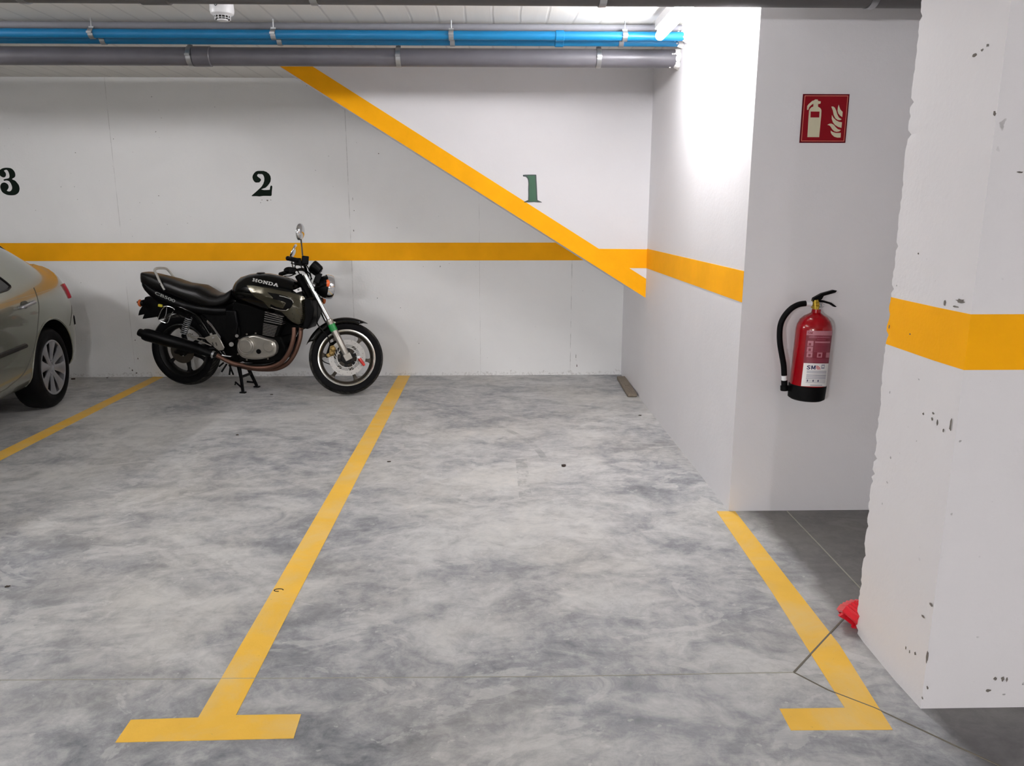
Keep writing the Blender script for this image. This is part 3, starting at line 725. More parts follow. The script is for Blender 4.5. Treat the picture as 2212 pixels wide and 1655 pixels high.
def wraptext(txt, ax0, ay0, ax1, ay1, h, mat, name, lift, bold=0.0):
    vs, fs = text_polys(txt, 1, bold); bm = nb(); bv = []
    for x, y in vs:
        X = ax0+(ax1-ax0)*x+.115*h*y; Y = ay0+(ay1-ay0)*x-h*y
        d = ray(1720+X/11.04, 700+Y/11.04).normalized(); hh = bvE.ray_cast(CPOS-O, d)
        bv.append(bm.verts.new(hh[0]+hh[1]*(lift+.0014)))
    for f in fs: face(bm, [bv[i] for i in f])
    return link(name, bm, mat, t, smooth=0)
def wrapM(x0, x1, y0, h, mat, lift):
    bm = nb()
    for quad in ([(0,0),(.24,0),(.24,1),(0,1)], [(.76,0),(1,0),(1,1),(.76,1)], [(0,1),(.28,1),(.6,.1),(.4,.1)], [(.72,1),(1,1),(.6,.1),(.4,.1)]):
        bv = []
        for x, y in quad:
            hh = bvE.ray_cast(CPOS-O, ray(1720+(x0+(x1-x0)*x+.115*h*y)/11.04, 700+(y0-h*y)/11.04).normalized()); bv.append(bm.verts.new(hh[0]+hh[1]*(lift+.0014)))
        face(bm, bv)
    return link('maker_lettering', bm, mat, t, smooth=0)
wraptext('S', 250, 1082, 332, 1083, 100, 'navy', 'maker_lettering', .0018, .03); wrapM(350, 450, 1084, 98, 'navy', .0018)
wraptext('S', 275, 238, 325, 239, 58, 'label_red', 'maker_lettering', .0014, .01); wrapM(335, 390, 240, 56, 'label_red', .0014)
wraptext('EXTINTOR DE INCENDIOS', 305, 322, 770, 326, 26, 'label_pink', 'label_lettering', .0012)
for k, r_ in enumerate((95, 68, 42)):
    vs = [(468+r_*math.cos(q), 1085-r_*math.sin(q)) for q in [PI/2*j/8 for j in range(9)]]+[(468+(r_-15)*math.cos(q), 1085-(r_-15)*math.sin(q)) for q in [PI/2*(8-j)/8 for j in range(9)]]
    bm = nb(); bv = []
    for X, Y in vs:
        hh = bvE.ray_cast(CPOS-O, ray(1720+X/11.04, 700+Y/11.04).normalized()); bv.append(bm.verts.new(hh[0]+hh[1]*.0032))
    face(bm, bv); link('logo_arc', bm, 'red_ink', t, smooth=0)
strip(690, 765, 955, 1055, 'grey_ink', 'quality_mark', .0014)
strip(705, 750, 985, 1020, 'white', 'quality_mark', .0017)

# ------------------------------------------------------------------ odds and ends on the floor
P = [onZ(*q, .03) for q in ((1337, 813), (1352, 812), (1378, 849), (1361, 853))]
c = sum(P, V())/4; d = ((P[2]+P[3])/2-(P[0]+P[1])/2); L_ = d.length; d.normalize(); n_ = V((-d.y, d.x, 0)); c = c-n_*0
bm = nb(); M3 = Matrix((V((d.x, d.y, 0)), n_, V((0, 0, 1)))).transposed()
box(bm, (c.x-.012, c.y, .016), (L_, .078, .028), M3); 
wd = link('wood_offcut', bm, 'wood', bevel=.006, label='short weathered wooden board on the floor in the back corner', cat='wooden board')
bm = nb(); box(bm, (0, 0, .0305), (.09, .035, .003), M3); link('worn_patch', bm, 'wood', wd, smooth=0)
def speck_(px, py, s, seed, name, label, cat, mat='debris', flatz=.004):
    random.seed(seed); c = onZ(px, py); bm = nb(); pts = []
    for k in range(9):
        q = 2*PI*k/9; r_ = s*random.uniform(.5, 1); pts.append((c.x+r_*math.cos(q)*1.6, c.y+r_*math.sin(q), .0005))
    prism(bm, pts, (random.uniform(-.002, .002), 0, flatz)); return link(name, bm, mat, smooth=0, label=label, cat=cat)
speck_(1218, 1008, .012, 1, 'dry_leaf', 'small dark dry leaf lying alone in the middle of bay 1', 'leaf', flatz=.012)
speck_(840, 998, .008, 2, 'dry_leaf', 'tiny dark dry leaf just right of the long yellow line', 'leaf')
speck_(1383, 898, .010, 3, 'dry_leaf', 'tiny dark dry leaf in front of the wooden board', 'leaf')
speck_(513, 940, .009, 4, 'dry_leaf', 'tiny dark dry leaf in front of the motorcycle', 'leaf')
speck_(587, 853, .009, 5, 'dry_leaf', 'tiny dark dry leaf beside the centre stand of the motorcycle', 'leaf')
speck_(158, 820, .014, 6, 'dry_leaf', 'dark dry leaf at the wall behind the car', 'leaf', flatz=.012)
speck_(232, 817, .009, 7, 'dry_leaf', 'tiny dark dry leaf at the wall, left of the motorcycle', 'leaf')
speck_(16, 1268, .008, 8, 'dry_leaf', 'small brown leaf at the left edge of the floor', 'leaf')
# brown ring mark on the long line
c = onZ(602, 1276); bm = nb()
tube(bm, [V((c.x+.018*math.cos(q), c.y+.011*math.sin(q), .002)) for q in [2*PI*k/18 for k in range(15)]], .0022, 6)
link('stain_ring', bm, 'debris', label='small brown ring-shaped stain on the long yellow line', cat='stain')
# red ribbed plastic cap behind the column
pc = onZ(1842, 1352, 0.0); pc = V((1.315, 2.61, 0))
t = thing('plastic_cap', pc, 0, 'broken bright red ribbed plastic cap on the floor behind the column', 'plastic cap')
random.seed(9)
axr = V((.72, .25, .64)).normalized(); oc = V((.002, -.035, .046))
bm = nb(); lathe(bm, [(.050, 0), (.052, .008), (.048, .011), (.049, .020), (.044, .023), (.045, .033), (.038, .036), (.038, .046), (.028, .049), (.027, .058), (.015, .061), (0, .068)], oc, axr, 12, ribs=(6, .05))
link('ribbed_dome', bm, 'red_plastic', t, smooth=40)
bm = nb(); lathe(bm, [(.042, -.020), (.052, -.018), (.054, .003), (.046, .004)], oc, axr, 6, closed_prof=True)
link('rim', bm, 'red_plastic', t, smooth=0)
bm = nb(); prism(bm, [oc+V(q) for q in ((-.030, -.01, -.01), (-.056, -.02, .008), (-.030, -.02, .025))], (0, .012, 0)); link('torn_edge', bm, 'red_plastic', t, smooth=0)
bm = nb(); prism(bm, [oc+V(q) for q in ((0, -.01, -.048), (.03, -.02, -.049), (.02, .0, -.03))], (0, .012, 0)); link('torn_edge', bm, 'red_plastic', t, smooth=0)

exec_bike = True
# ------------------------------------------------------------------ motorcycle
BO = V((-2.673, 6.679, 0)); BH = R(-11)
bike = thing('motorcycle', BO, BH, 'black and olive naked motorcycle on its centre stand against the back wall', 'motorcycle')
BM_ = Matrix.Translation(BO) @ Matrix.Rotation(BH, 4, 'Z'); BI = BM_.inverted()
BC = BI @ CPOS; B3 = BI.to_3x3()
WB = 1.46; STEER = R(30)
sa_p = V((WB-.045, 0, .306)); sa_d = V((-math.sin(R(26)), 0, math.cos(R(26))))
S = Matrix.Translation(sa_p) @ Matrix.Rotation(STEER, 4, sa_d) @ Matrix.Translation(-sa_p); SI = S.inverted()
CROP = {'1': (280, 460, 4.136), '2': (560, 460, 4.136), '4': (520, 590, 13.825), '5': (320, 610, 22.12), '6': (280, 560, 3.95), '7': (600, 470, 9.735), '8': (660, 690, 9.735)}
def lray(k, x, y):
    o = CROP[k]; return B3 @ ray(o[0]+x/o[2], o[1]+y/o[2])
def B(x, y, off=0.0, k='6'):
    d = lray(k, x, y); return BC + d*((off-BC.y)/d.y)
def F(x, y, off=0.0, k='6'):      # steered front end, returned in straight-ahead coordinates
    d = SI.to_3x3() @ lray(k, x, y); o = SI @ BC; return o + d*((off-o.y)/d.y)
def bp(name, bm, mat, par=None, steer=False, **k):
    if steer: bmesh.ops.transform(bm, matrix=S, verts=bm.verts)
    return link(name, bm, mat, par or bike, **k)

# wheels -------------------------------------------------------
def make_wheel(name, M, r, w, rr, front, label=None):
    bm = nb(); hw = w/2; prof = []
    # tyre section, from inner bead over the crown to the other bead
    sec = [(rr-.004, -hw*.62), (rr+.006, -hw*.80), (rr+(r-rr)*.45, -hw*.99), (rr+(r-rr)*.68, -hw*.97), (r-.022, -hw*.80), (r-.009, -hw*.52), (r-.002, -hw*.22), (r, 0)]
    sec = sec+[(a, -b) for a, b in sec[:-1][::-1]]
    lathe(bm, [(a, b) for a, b in sec], (0, 0, 0), (0, 1, 0), 96, closed_prof=True)
    tyre = link(name, bm, 'tyre', bike, smooth=50, M=M, label=label)
    lip = 'rim_lip' if front else 'rim_black'
    bm = nb(); lathe(bm, [(rr-.008, -hw*.66), (rr+.004, -hw*.72), (rr+.005, -hw*.80), (rr-.004, -hw*.84), (rr-.012, -hw*.74)], (0, 0, 0), (0, 1, 0), 80, closed_prof=True)
    lathe(bm, [(rr-.008, hw*.66), (rr+.004, hw*.72), (rr+.005, hw*.80), (rr-.004, hw*.84), (rr-.012, hw*.74)], (0, 0, 0), (0, 1, 0), 80, closed_prof=True)
    link('rim_lip', bm, lip, tyre, smooth=40)
    rc = 'rim_dark' if front else 'rim_black'
    bm = nb(); lathe(bm, [(rr-.010, -hw*.72), (rr-.026, -hw*.5), (rr-.034, -hw*.25), (rr-.034, hw*.25), (rr-.026, hw*.5), (rr-.010, hw*.72), (rr-.004, 0)], (0, 0, 0), (0, 1, 0), 80, closed_prof=True)
    link('rim', bm, rc, tyre, smooth=40)
    a0 = 53 if front else 35
    for k in range(6):
        q = R(a0+60*k); bm = nb(); d = V((math.cos(q), 0, math.sin(q))); p = V((-math.sin(q), 0, math.cos(q)))
        rings = []
        for s_, wd_, dp in ((.035, .030, .020), (.075, .020, .015), (.15, .0125, .012), (rr-.05, .014, .014), (rr-.030, .026, .018)):
            c_ = d*s_
            rings.append([c_+p*wd_+V((0, -dp, 0)), c_+p*wd_*.5+V((0, -dp*.4, 0)), c_+p*wd_*.5+V((0, dp*.4, 0)), c_+p*wd_+V((0, dp, 0)),
                          c_-p*wd_+V((0, dp, 0)), c_-p*wd_*.5+V((0, dp*.4, 0)), c_-p*wd_*.5+V((0, -dp*.4, 0)), c_-p*wd_+V((0, -dp, 0))])
            rings[-1] = [rings[-1][0], rings[-1][3], rings[-1][4], rings[-1][7]]
        loft(bm, rings); link('spoke', bm, rc, tyre, smooth=30, bevel=.003)
    bm = nb(); lathe(bm, [(0, -.055), (.028, -.055), (.034, -.045), (.045, -.02), (.045, .02), (.034, .045), (.028, .055), (0, .055)], (0, 0, 0), (0, 1, 0), 32); link('hub', bm, 'rim_black', tyre)
    return tyre
ft = F(860, 812, 0, '8')
fw = make_wheel('front_wheel', S @ Matrix.Translation(ft), ft.z*.0+.3065, .112, .232, True)
rwl = make_wheel('rear_wheel', Matrix.Translation((0, 0, .345)), .315, .130, .226, False)
# front disc, carrier, lock, caliper (in wheel coordinates, then steered)
def FW(bm): bmesh.ops.translate(bm, verts=bm.verts, vec=ft)
yd = -.062
bm = nb(); lathe(bm, [(.114, yd-.0025), (.151, yd-.0025), (.151, yd+.0025), (.114, yd+.0025)], (0, 0, 0), (0, 1, 0), 72, closed_prof=True)
disc = link('brake_disc', bm, 'disc', bike, smooth=30, M=S @ Matrix.Translation(ft))
for k in range(24):
    q = 2*PI*k/24; r_ = .124+.010*(k % 3); c_ = V((r_*math.cos(q), 0, r_*math.sin(q)))
    bm = nb(); cyl(bm, c_+V((0, yd-.0032, 0)), c_+V((0, yd-.002, 0)), .0028, 10); link('disc_hole', bm, 'dark_slot', disc)
bm = nb()
for k in range(24):
    q = 2*PI*k/24; d1 = V((math.cos(q), 0, math.sin(q)))*.112; q2 = q+.38; d2 = V((math.cos(q2), 0, math.sin(q2)))*.086
    tube(bm, [d1+V((0, yd, 0)), (d1+d2)*.505+V((0, yd, 0)), d2+V((0, yd, 0))], .0035, 6)
lathe(bm, [(.080, yd-.002), (.088, yd-.002), (.088, yd+.002), (.080, yd+.002)], (0, 0, 0), (0, 1, 0), 60, closed_prof=True)
lathe(bm, [(.110, yd-.003), (.116, yd-.003), (.116, yd+.003), (.110, yd+.003)], (0, 0, 0), (0, 1, 0), 60, closed_prof=True)
link('vented_inner_ring', bm, 'disc', disc)
bm = nb()
for k in range(6):
    q = R(20+60*k); d = V((math.cos(q), 0, math.sin(q))); M3 = Matrix.Rotation(-q, 3, 'Y')
    box(bm, d*.063+V((0, yd+.006, 0)), (.05, .006, .026), M3)
lathe(bm, [(0, yd-.004), (.050, yd-.004), (.052, yd+.012), (0, yd+.012)], (0, 0, 0), (0, 1, 0), 40)
link('disc_carrier', bm, 'rim_black', disc, bevel=.001)
bm = nb(); a = F(1120, 800, -.085, '8'); b = F(1240, 975, -.085, '8')
tube(bm, [a, a+(b-a)*.12, a+(b-a)*.2, a+(b-a)*.6, b-(b-a)*.06, b], [.010, .012, .014, .014, .011, .006], 12); bp('disc_lock', bm, 'red_lock', disc, True)
bp_o = bpy.data.objects
bm = nb(); cyl(bm, F(1122, 795, -.10, '8'), F(1122, 795, -.06, '8'), .012, 16); bp('lock_keyhole', bm, 'steel', disc, True)
for nm in ('disc_lock', 'lock_keyhole'):
    o = bpy.data.objects[nm]; o.parent = bike
bpy.data.objects['lock_keyhole'].parent = bpy.data.objects['disc_lock']
bm = nb()
ell(bm, F(580, 620, -.085, '8'), (.023, .022, .023)); ell(bm, F(548, 715, -.085, '8'), (.021, .022, .021))
prism(bm, [F(x, y, -.085, '8') for x, y in ((520, 560), (600, 540), (640, 640), (600, 760), (470, 800), (430, 740), (500, 700))], (0, .03, 0))
cal = bp('brake_caliper', bm, 'gold', None, True, bevel=.004)
bm = nb(); prism(bm, [F(x, y, -.055, '8') for x, y in ((510, 500), (640, 440), (720, 640), (700, 700), (560, 790), (440, 810), (440, 720))], (0, .035, 0)); bp('caliper_bracket', bm, 'engine_black', cal, True, bevel=.004)

# forks
def ft_off(o): return o
FT = [(-.10, 'near'), (.10, 'far')]
top = F(1500, 140, -.10); mid = F(1702, 520, -.10); low = F(1862, 840, -.10)
for off in (-.10, .10):
    T_, M_, L_ = (V((p.x, off, p.z)) for p in (top, mid, low))
    bm = nb(); cyl(bm, T_+(T_-M_)*.02, M_, .0195, 24); fk = bp('fork_tube', bm, 'chrome', None, True)
    bm = nb(); dirn = (L_-M_); tube(bm, [M_-dirn*.02, M_, M_+dirn*.03, M_+dirn*.06, M_+dirn*.5, L_-dirn*.06, L_], [.024, .029, .030, .027, .0265, .0265, .024], 24); bp('fork_slider', bm, 'fork_alu', fk, True)
    bm = nb(); an = math.atan2(dirn.z, dirn.x); box(bm, V((ft.x, off-.008, ft.z+.004)), (.062, .04, .056), Matrix.Rotation(-an+PI/2, 3, 'Y').inverted() if False else Matrix.Rotation(R(-27), 3, 'Y')); cyl(bm, V((ft.x, off-.024, ft.z+.003)), V((ft.x, off+.024, ft.z+.003)), .012, 16); bp('axle_clamp', bm, 'fork_alu', fk, True, bevel=.003)
    bm = nb(); cyl(bm, V((ft.x, off-.026, ft.z+.003)), V((ft.x, off-.022, ft.z+.003)), .011, 16); bp('axle_bolt', bm, 'dark_slot', fk, True)
    if off < 0:
        bm = nb(); g0 = F(540, 105, off, '8'); g1 = F(615, 235, off, '8'); u_ = (M_-L_).normalized(); q0 = M_+dirn*((g0-M_).dot(dirn)/dirn.dot(dirn)); q1 = M_+dirn*((g1-M_).dot(dirn)/dirn.dot(dirn))
        cyl(bm, q0, q1, .0295, 24); bp('green_tape_band', bm, 'green_tape', fk, True)
# clamps and steering head
dn = (mid-top).normalized(); perp = V((dn.z, 0, -dn.x))
bm = nb()
for s_ in (.0, .20):
    c_ = V((top.x, 0, top.z))+dn*s_; box(bm, c_+perp*(-.015 if perp.x < 0 else .015)*0, (.06, .155, .028), Matrix.Rotation(R(26), 3, 'Y').inverted())
tube(bm, [V((top.x, 0, top.z))+dn*(-.02)+V((-.045, 0, 0)), V((top.x, 0, top.z))+dn*.22+V((-.045, 0, 0))], .03, 16)
bp('triple_clamp', bm, 'engine_black', None, True, bevel=.004)
# front mudguard
bm = nb(); secs = [(.290, -.060, -9), (.318, -.064, -6), (.334, -.050, -2), (.341, -.025, 2), (.343, 0, 4), (.341, .025, 2), (.334, .050, -2), (.318, .064, -6), (.290, .060, -9)]
rows = []; NA = 30
for r_, y, dq in secs:
    row = []
    for j in range(NA+1):
        q = R((62-dq*1.0)+((158+dq*.8)-(62-dq))*j/NA); row.append(bm.verts.new(ft+V((r_*math.cos(q), y, r_*math.sin(q)))))
    rows.append(row)
for a, b in zip(rows, rows[1:]):
    for j in range(NA): face(bm, [a[j], a[j+1], b[j+1], b[j]])
mg = bp('front_mudguard', bm, 'gloss_black', None, True, smooth=60)
so = mg.modifiers.new('thickness', 'SOLIDIFY'); so.thickness = .003
bm = nb(); prism(bm, [F(x, y, -.074, '8') for x, y in ((560, 20), (640, 60), (600, 120), (520, 100))], (0, .014, 0)); cyl(bm, F(612, 65, -.085, '8'), F(612, 65, -.06, '8'), .008, 12); bp('mudguard_bracket', bm, 'fork_alu', mg, True, bevel=.002)
# brake hose and cables
bm = nb(); tube(bm, cr([F(1600, 380, -.11), F(1604, 470, -.13), F(1600, 545, -.12), F(1640, 600, -.11), F(1690, 660, -.10), F(1712, 730, -.09)], 6), .005, 8); bp('brake_hose', bm, 'black_rubber', None, True)
bm = nb(); tube(bm, cr([F(345, 850, -.03, '8'), F(400, 900, -.04, '8'), F(520, 945, -.05, '8')], 6), .004, 8); bp('speedometer_cable', bm, 'black_rubber', None, True)
# headlight
hc = F(1672, 236, 0); fd = V((.975, .21, -.05)).normalized()
bm = nb(); lathe(bm, [(0, -.085), (.035, -.08), (.066, -.06), (.088, -.025), (.097, .0), (.097, .012), (0, .012)], hc, fd, 40); hl = bp('headlight', bm, 'satin_black', None, True)
bm = nb(); lathe(bm, [(.094, -.004), (.1015, -.004), (.104, .012), (.104, .040), (.098, .052), (.090, .052), (.090, .01)], hc, fd, 48, closed_prof=True); bp('headlight_ring', bm, 'chrome', hl, True)
bm = nb(); lathe(bm, [(.0905, .045), (.075, .058), (.045, .068), (0, .072)], hc, fd, 40); bp('headlight_lens', bm, 'lens', hl, True)
bm = nb(); lathe(bm, [(.09, .043), (.06, .02), (.03, .013), (0, .0125)], hc, fd, 32); bp('reflector', bm, 'chrome', hl, True)
for off in (-.12, .12):
    bm = nb(); a_ = V((top.x+.03, off*.62, top.z-.10)); b_ = V((hc.x, off*.72, hc.z)); tube(bm, [a_, b_], .013, 10, squash=.5); bp('headlight_bracket', bm, 'satin_black', hl, True)
# front indicators
def indic(cx, cy, off, s, mat, k='6', steer=True):
    fn = F if steer else B
    c_ = fn(cx, cy, off, k)
    bm = nb(); ell(bm, c_+V((-.014*s, 0, 0)), (.016, .022, .026)); i0 = bp('indicator', bm, 'satin_black', None, steer)
    bm = nb(); tube(bm, [c_+V((-.015, 0, 0)), V((c_.x-.04, off*.45, c_.z-.01))], .009, 10); bp('indicator_stalk', bm, 'satin_black', i0, steer)
    bm = nb(); ell(bm, c_+V((.002*s, 0, 0)), (.018, .025, .031)); bp('indicator_lens', bm, mat, i0, steer)
indic(1688, 205, -.22, 1, 'orange'); indic(1655, 352, .20, 1, 'orange_dim')
# instruments
for off in (-.055, .055):
    a = F(470, 470, 0, '2'); b = F(545, 533, 0, '2'); a = V((a.x, off, a.z)); b = V((b.x, off, b.z))
    bm = nb(); dv = (b-a); lathe(bm, [(0, -.002), (.038, -.002), (.044, .004), (.045, .03), (.041, dv.length*.85), (.03, dv.length), (0, dv.length)], a, dv, 32); g = bp('instrument_dial', bm, 'satin_black', None, True)
    bm = nb(); lathe(bm, [(0, -.004), (.036, -.004), (.037, -.0015), (0, -.0015)], a, dv, 28); bp('dial_glass', bm, 'car_glass', g, True)
bm = nb(); box(bm, F(520, 590, 0, '2'), (.05, .12, .09), Matrix.Rotation(R(20), 3, 'Y')); bp('instrument_bracket', bm, 'satin_black', None, True, bevel=.006)
# handlebar and controls
hb = [F(250, 862, -.36, '7'), F(430, 905, -.26, '7'), F(560, 1010, -.13, '7'), F(600, 1150, -.05, '7'), F(600, 1150, .05, '7'), F(520, 1100, .15, '7'), F(330, 1110, .27, '7'), F(110, 1175, .37, '7')]
bm = nb(); tube(bm, cr(hb, 8), .011, 14); bar = bp('handlebar', bm, 'satin_black', None, True)
for a, b in ((hb[1], F(215, 858, -.375, '7')), (hb[6], F(60, 1190, .385, '7'))):
    bm = nb(); dv = b-a; tube(bm, [a+dv*.12, a+dv*.16, a+dv*.92, a+dv*.95], [.015, .019, .0175, .014], 16); gp = bp('hand_grip', bm, 'black_rubber', bar, True)
    bm = nb(); ell(bm, b, (.018, .018, .018)); bp('bar_end_weight', bm, 'satin_black', gp, True)
bm = nb(); c_ = F(575, 900, -.235, '7'); box(bm, c_, (.055, .05, .065), Matrix.Rotation(R(5), 3, 'Y')); bp('brake_reservoir', bm, 'satin_black', bar, True, bevel=.006)
bm = nb(); box(bm, F(420, 930, -.25, '7'), (.055, .05, .055)); box(bm, F(500, 960, -.22, '7'), (.05, .05, .04)); bp('switch_cluster', bm, 'satin_black', bar, True, bevel=.008)
bm = nb(); box(bm, F(300, 1120, .26, '7'), (.055, .05, .055)); ell(bm, F(250, 1115, .28, '7'), (.05, .03, .032)); bp('switch_cluster', bm, 'satin_black', bar, True, bevel=.008)
bm = nb(); tube(bm, cr([F(560, 960, -.25, '7'), F(480, 985, -.31, '7'), F(330, 975, -.37, '7'), F(290, 960, -.40, '7')], 5), .007, 8, squash=.6); bp('brake_lever', bm, 'satin_black', bar, True)
bm = nb(); tube(bm, cr([F(380, 1180, .25, '7'), F(250, 1230, .31, '7'), F(150, 1230, .38, '7')], 5), .007, 8, squash=.6); bp('clutch_lever', bm, 'satin_black', bar, True)
bm = nb()
for pth in ([(600, 1000, -.2), (660, 1100, -.12), (700, 1250, -.06), (680, 1400, 0)], [(480, 1000, -.2), (540, 1110, -.1), (640, 1150, 0), (720, 1300, .02)], [(330, 1150, .2), (430, 1080, .1), (560, 1080, .05), (690, 1200, .0)], [(400, 980, -.2), (360, 1040, -.12), (420, 1120, -.05), (480, 1230, 0)]):
    tube(bm, cr([F(x, y, o_, '7') for x, y, o_ in pth], 6), .0045, 8)
bp('control_cables', bm, 'black_rubber', bar, True)
def mirror(c_, rad, tilt, stem, roll=0):
    bm = nb(); ML = Matrix.Rotation(tilt, 3, 'Y') @ Matrix.Rotation(roll, 3, 'Z'); tube(bm, stem, [.0062]*len(stem), 10); m0 = bp('mirror_stem', bm, 'rim_dark', bar, True)
    bm = nb(); ell(bm, c_, rad, ML, 28, 16)
    for v in bm.verts:      # flatten the glass side
        l = ML.inverted() @ (v.co-c_)
        if l.x < -.006: l.x = -.006; v.co = c_+ML @ l
    bp('mirror_shell', bm, 'chrome', m0, True, smooth=50)
mc = F(462, 300, -.24, '7'); mirror(mc, (.034, .062, .068), R(8), cr([F(522, 800, -.235, '7'), F(505, 620, -.235, '7'), F(488, 460, -.24, '7')], 4), R(-24))
mc2 = F(322, 705, .30, '7'); mirror(mc2, (.026, .060, .066), R(24), cr([F(330, 1080, .27, '7'), F(300, 960, .28, '7'), F(300, 830, .29, '7')], 4), R(-5))

# tank
def lb(x, yt, yb, hw, ex=2.4, top=1.0, cy=0, off=0.0):
    a = B(x, yt, 0); b = B(x, yb, off); return sup((a.x+b.x)/2, a.z, b.z, hw, ex, top=top, cy=cy)
tst = [(896, 262, 325, .05), (908, 215, 345, .075), (930, 182, 362, .095), (970, 150, 380, .115), (1040, 127, 400, .132), (1120, 118, 430, .142), (1210, 122, 460, .148), (1300, 140, 500, .150), (1380, 163, 545, .150), (1450, 195, 575, .138), (1500, 235, 575, .115), (1535, 290, 545, .085), (1548, 340, 500, .05)]
bm = nb(); loft(bm, [lb(*s, ex=2.5, top=.72) for s in tst]); bvT = BVHTree.FromBMesh(bm)
tank = bp('fuel_tank', bm, 'gloss_black', smooth=60)
bm = nb(); c_ = B(1120, 120, 0); lathe(bm, [(.036, -.02), (.036, .004), (.030, .010), (0, .010)], c_+V((0, 0, -.004)), (0, 0, 1), 28); bp('fuel_cap', bm, 'satin_black', tank)
def decal(pts, mat, name, bv, par, k='6', lift=.0015, cuts=3, fs=None):
    bm = nb(); vs = [bm.verts.new((x, y, 0)) for x, y in pts]
    if fs: [face(bm, [vs[i] for i in f]) for f in fs]
    else:
        face(bm, vs); bmesh.ops.triangulate(bm, faces=bm.faces)
        for _ in range(cuts):
            lim = 30 if k == '6' else 60
            es = [e for e in bm.edges if e.calc_length() > lim]
            if not es: break
            bmesh.ops.subdivide_edges(bm, edges=es, cuts=1); bmesh.ops.triangulate(bm, faces=bm.faces)
    for v in list(bm.verts):
        d = lray(k, v.co.x, v.co.y).normalized(); h = bv.ray_cast(BC, d)
        if h[0] is None: bm.verts.remove(v); continue
        nrm = h[1] if h[1].dot(d) < 0 else -h[1]
        v.co = h[0]+nrm*lift
    return bp(name, bm, mat, par, smooth=60)
decal([(1000,222),(1060,225),(1130,240),(1210,250),(1300,272),(1372,283),(1440,305),(1490,322),(1515,380),(1518,450),(1500,530),(1440,556),(1390,535),(1330,480),(1290,445),(1240,430),(1190,415),(1140,360),(1080,330),(1040,290)], 'olive', 'side_panel', bvT, tank, cuts=4)
decal([(1175,282),(1280,300),(1340,318),(1385,342),(1398,370),(1380,410),(1345,436),(1290,432),(1240,420),(1200,400),(1240,372),(1225,330)], 'engine_black', 'intake_scoop', bvT, tank, lift=.003)
decal([(1140,340),(1200,330),(1245,345),(1320,365),(1335,375),(1310,420),(1250,405),(1190,375)], 'olive', 'scoop_reflection', bvT, tank, lift=.0045)  # brown reflection in the scoop, painted on as an olive patch
def rim_line(pts, r_, mat, name, bv, par, k='6'):
    out = []
    for x, y in pts:
        h = bv.ray_cast(BC, lray(k, x, y).normalized()); out.append(h[0]-lray(k, x, y).normalized()*.003)
    bm = nb(); tube(bm, cr(out, 5), r_, 8); bp(name, bm, mat, par)
rim_line([(1278,312),(1320,322),(1362,336),(1388,352),(1396,372)], .0026, 'rail', 'scoop_edge', bvT, tank)
rim_line([(1205,412),(1250,426),(1300,436),(1335,436),(1355,424)], .0020, 'fork_alu', 'scoop_edge', bvT, tank)
decal([(1560,520),(1700,470),(1770,432),(1800,450),(1812,500),(1820,545),(1665,592)], 'white', 'sticker', bvT, tank, k='4', lift=.004)
decal([(1680,490),(1740,478),(1755,500),(1730,535),(1700,540),(1695,525),(1725,515),(1730,500),(1690,505)], 'letter_dim', 'sticker_mark', bvT, tank, k='4', lift=.006, cuts=0)
# HONDA in slab letters, unit cell 0..1
def slab(ch):
    if ch == 'H': return [[(0,0),(.42,0),(.42,.2),(.32,.2),(.32,.4),(.68,.4),(.68,.2),(.58,.2),(.58,0),(1,0),(1,.2),(.9,.2),(.9,.8),(1,.8),(1,1),(.58,1),(.58,.8),(.68,.8),(.68,.6),(.32,.6),(.32,.8),(.42,.8),(.42,1),(0,1),(0,.8),(.1,.8),(.1,.2),(0,.2)]]
    if ch == 'N': return [[(0,0),(.38,0),(.38,.2),(.28,.2),(.28,.66),(.72,0),(.92,0),(.92,.8),(1,.8),(1,1),(.62,1),(.62,.8),(.72,.8),(.72,.4),(.34,1),(0,1),(0,.8),(.08,.8),(.08,.2),(0,.2)]]
    if ch == 'A': return [[(0,0),(.38,0),(.38,.18),(.3,.18),(.35,.32),(.64,.32),(.69,.18),(.6,.18),(.6,0),(1,0),(1,.18),(.93,.18),(.62,1),(.38,1),(.07,.18),(0,.18)]]
    o = [(.5+.5*math.cos(q), .5+.5*math.sin(q)) for q in [2*PI*k/20 for k in range(20)]]
    i = [(.5+.24*math.cos(q), .5+.28*math.sin(q)) for q in [2*PI*k/20 for k in range(20)]]
    if ch == 'D':
        o = [(0,0),(.5,0),(.72,.03),(.9,.17),(1,.5),(.9,.83),(.72,.97),(.5,1),(0,1),(0,.8),(.1,.8),(.1,.2),(0,.2)]
        i = [(.32,.2),(.5,.2),(.6,.23),(.68,.32),(.72,.5),(.68,.68),(.6,.77),(.5,.8),(.32,.8),(.32,.75),(.32,.7),(.32,.3),(.32,.25)]
    return [[o[k], o[(k+1) % len(o)], i[(k+1) % len(i)], i[k]] for k in range(len(o))]
base = lambda s: (345+(1118-345)*s, 243+(412-243)*s+(-38)*math.sin(PI*s)*0)
for n_, ch in enumerate('HONDA'):
    for poly in slab(ch):
        pts = []
        for x, y in poly:
            s = (n_+x*.93)/4.95; bx, by = base(s); hgt = 95; pts.append((bx+hgt*.25*y, by-hgt*y+5))
        decal(pts, 'letter', 'badge_letter_'+ch.lower() if False else 'badge_letter', bvT, tank, k='4', cuts=0, lift=.0022)

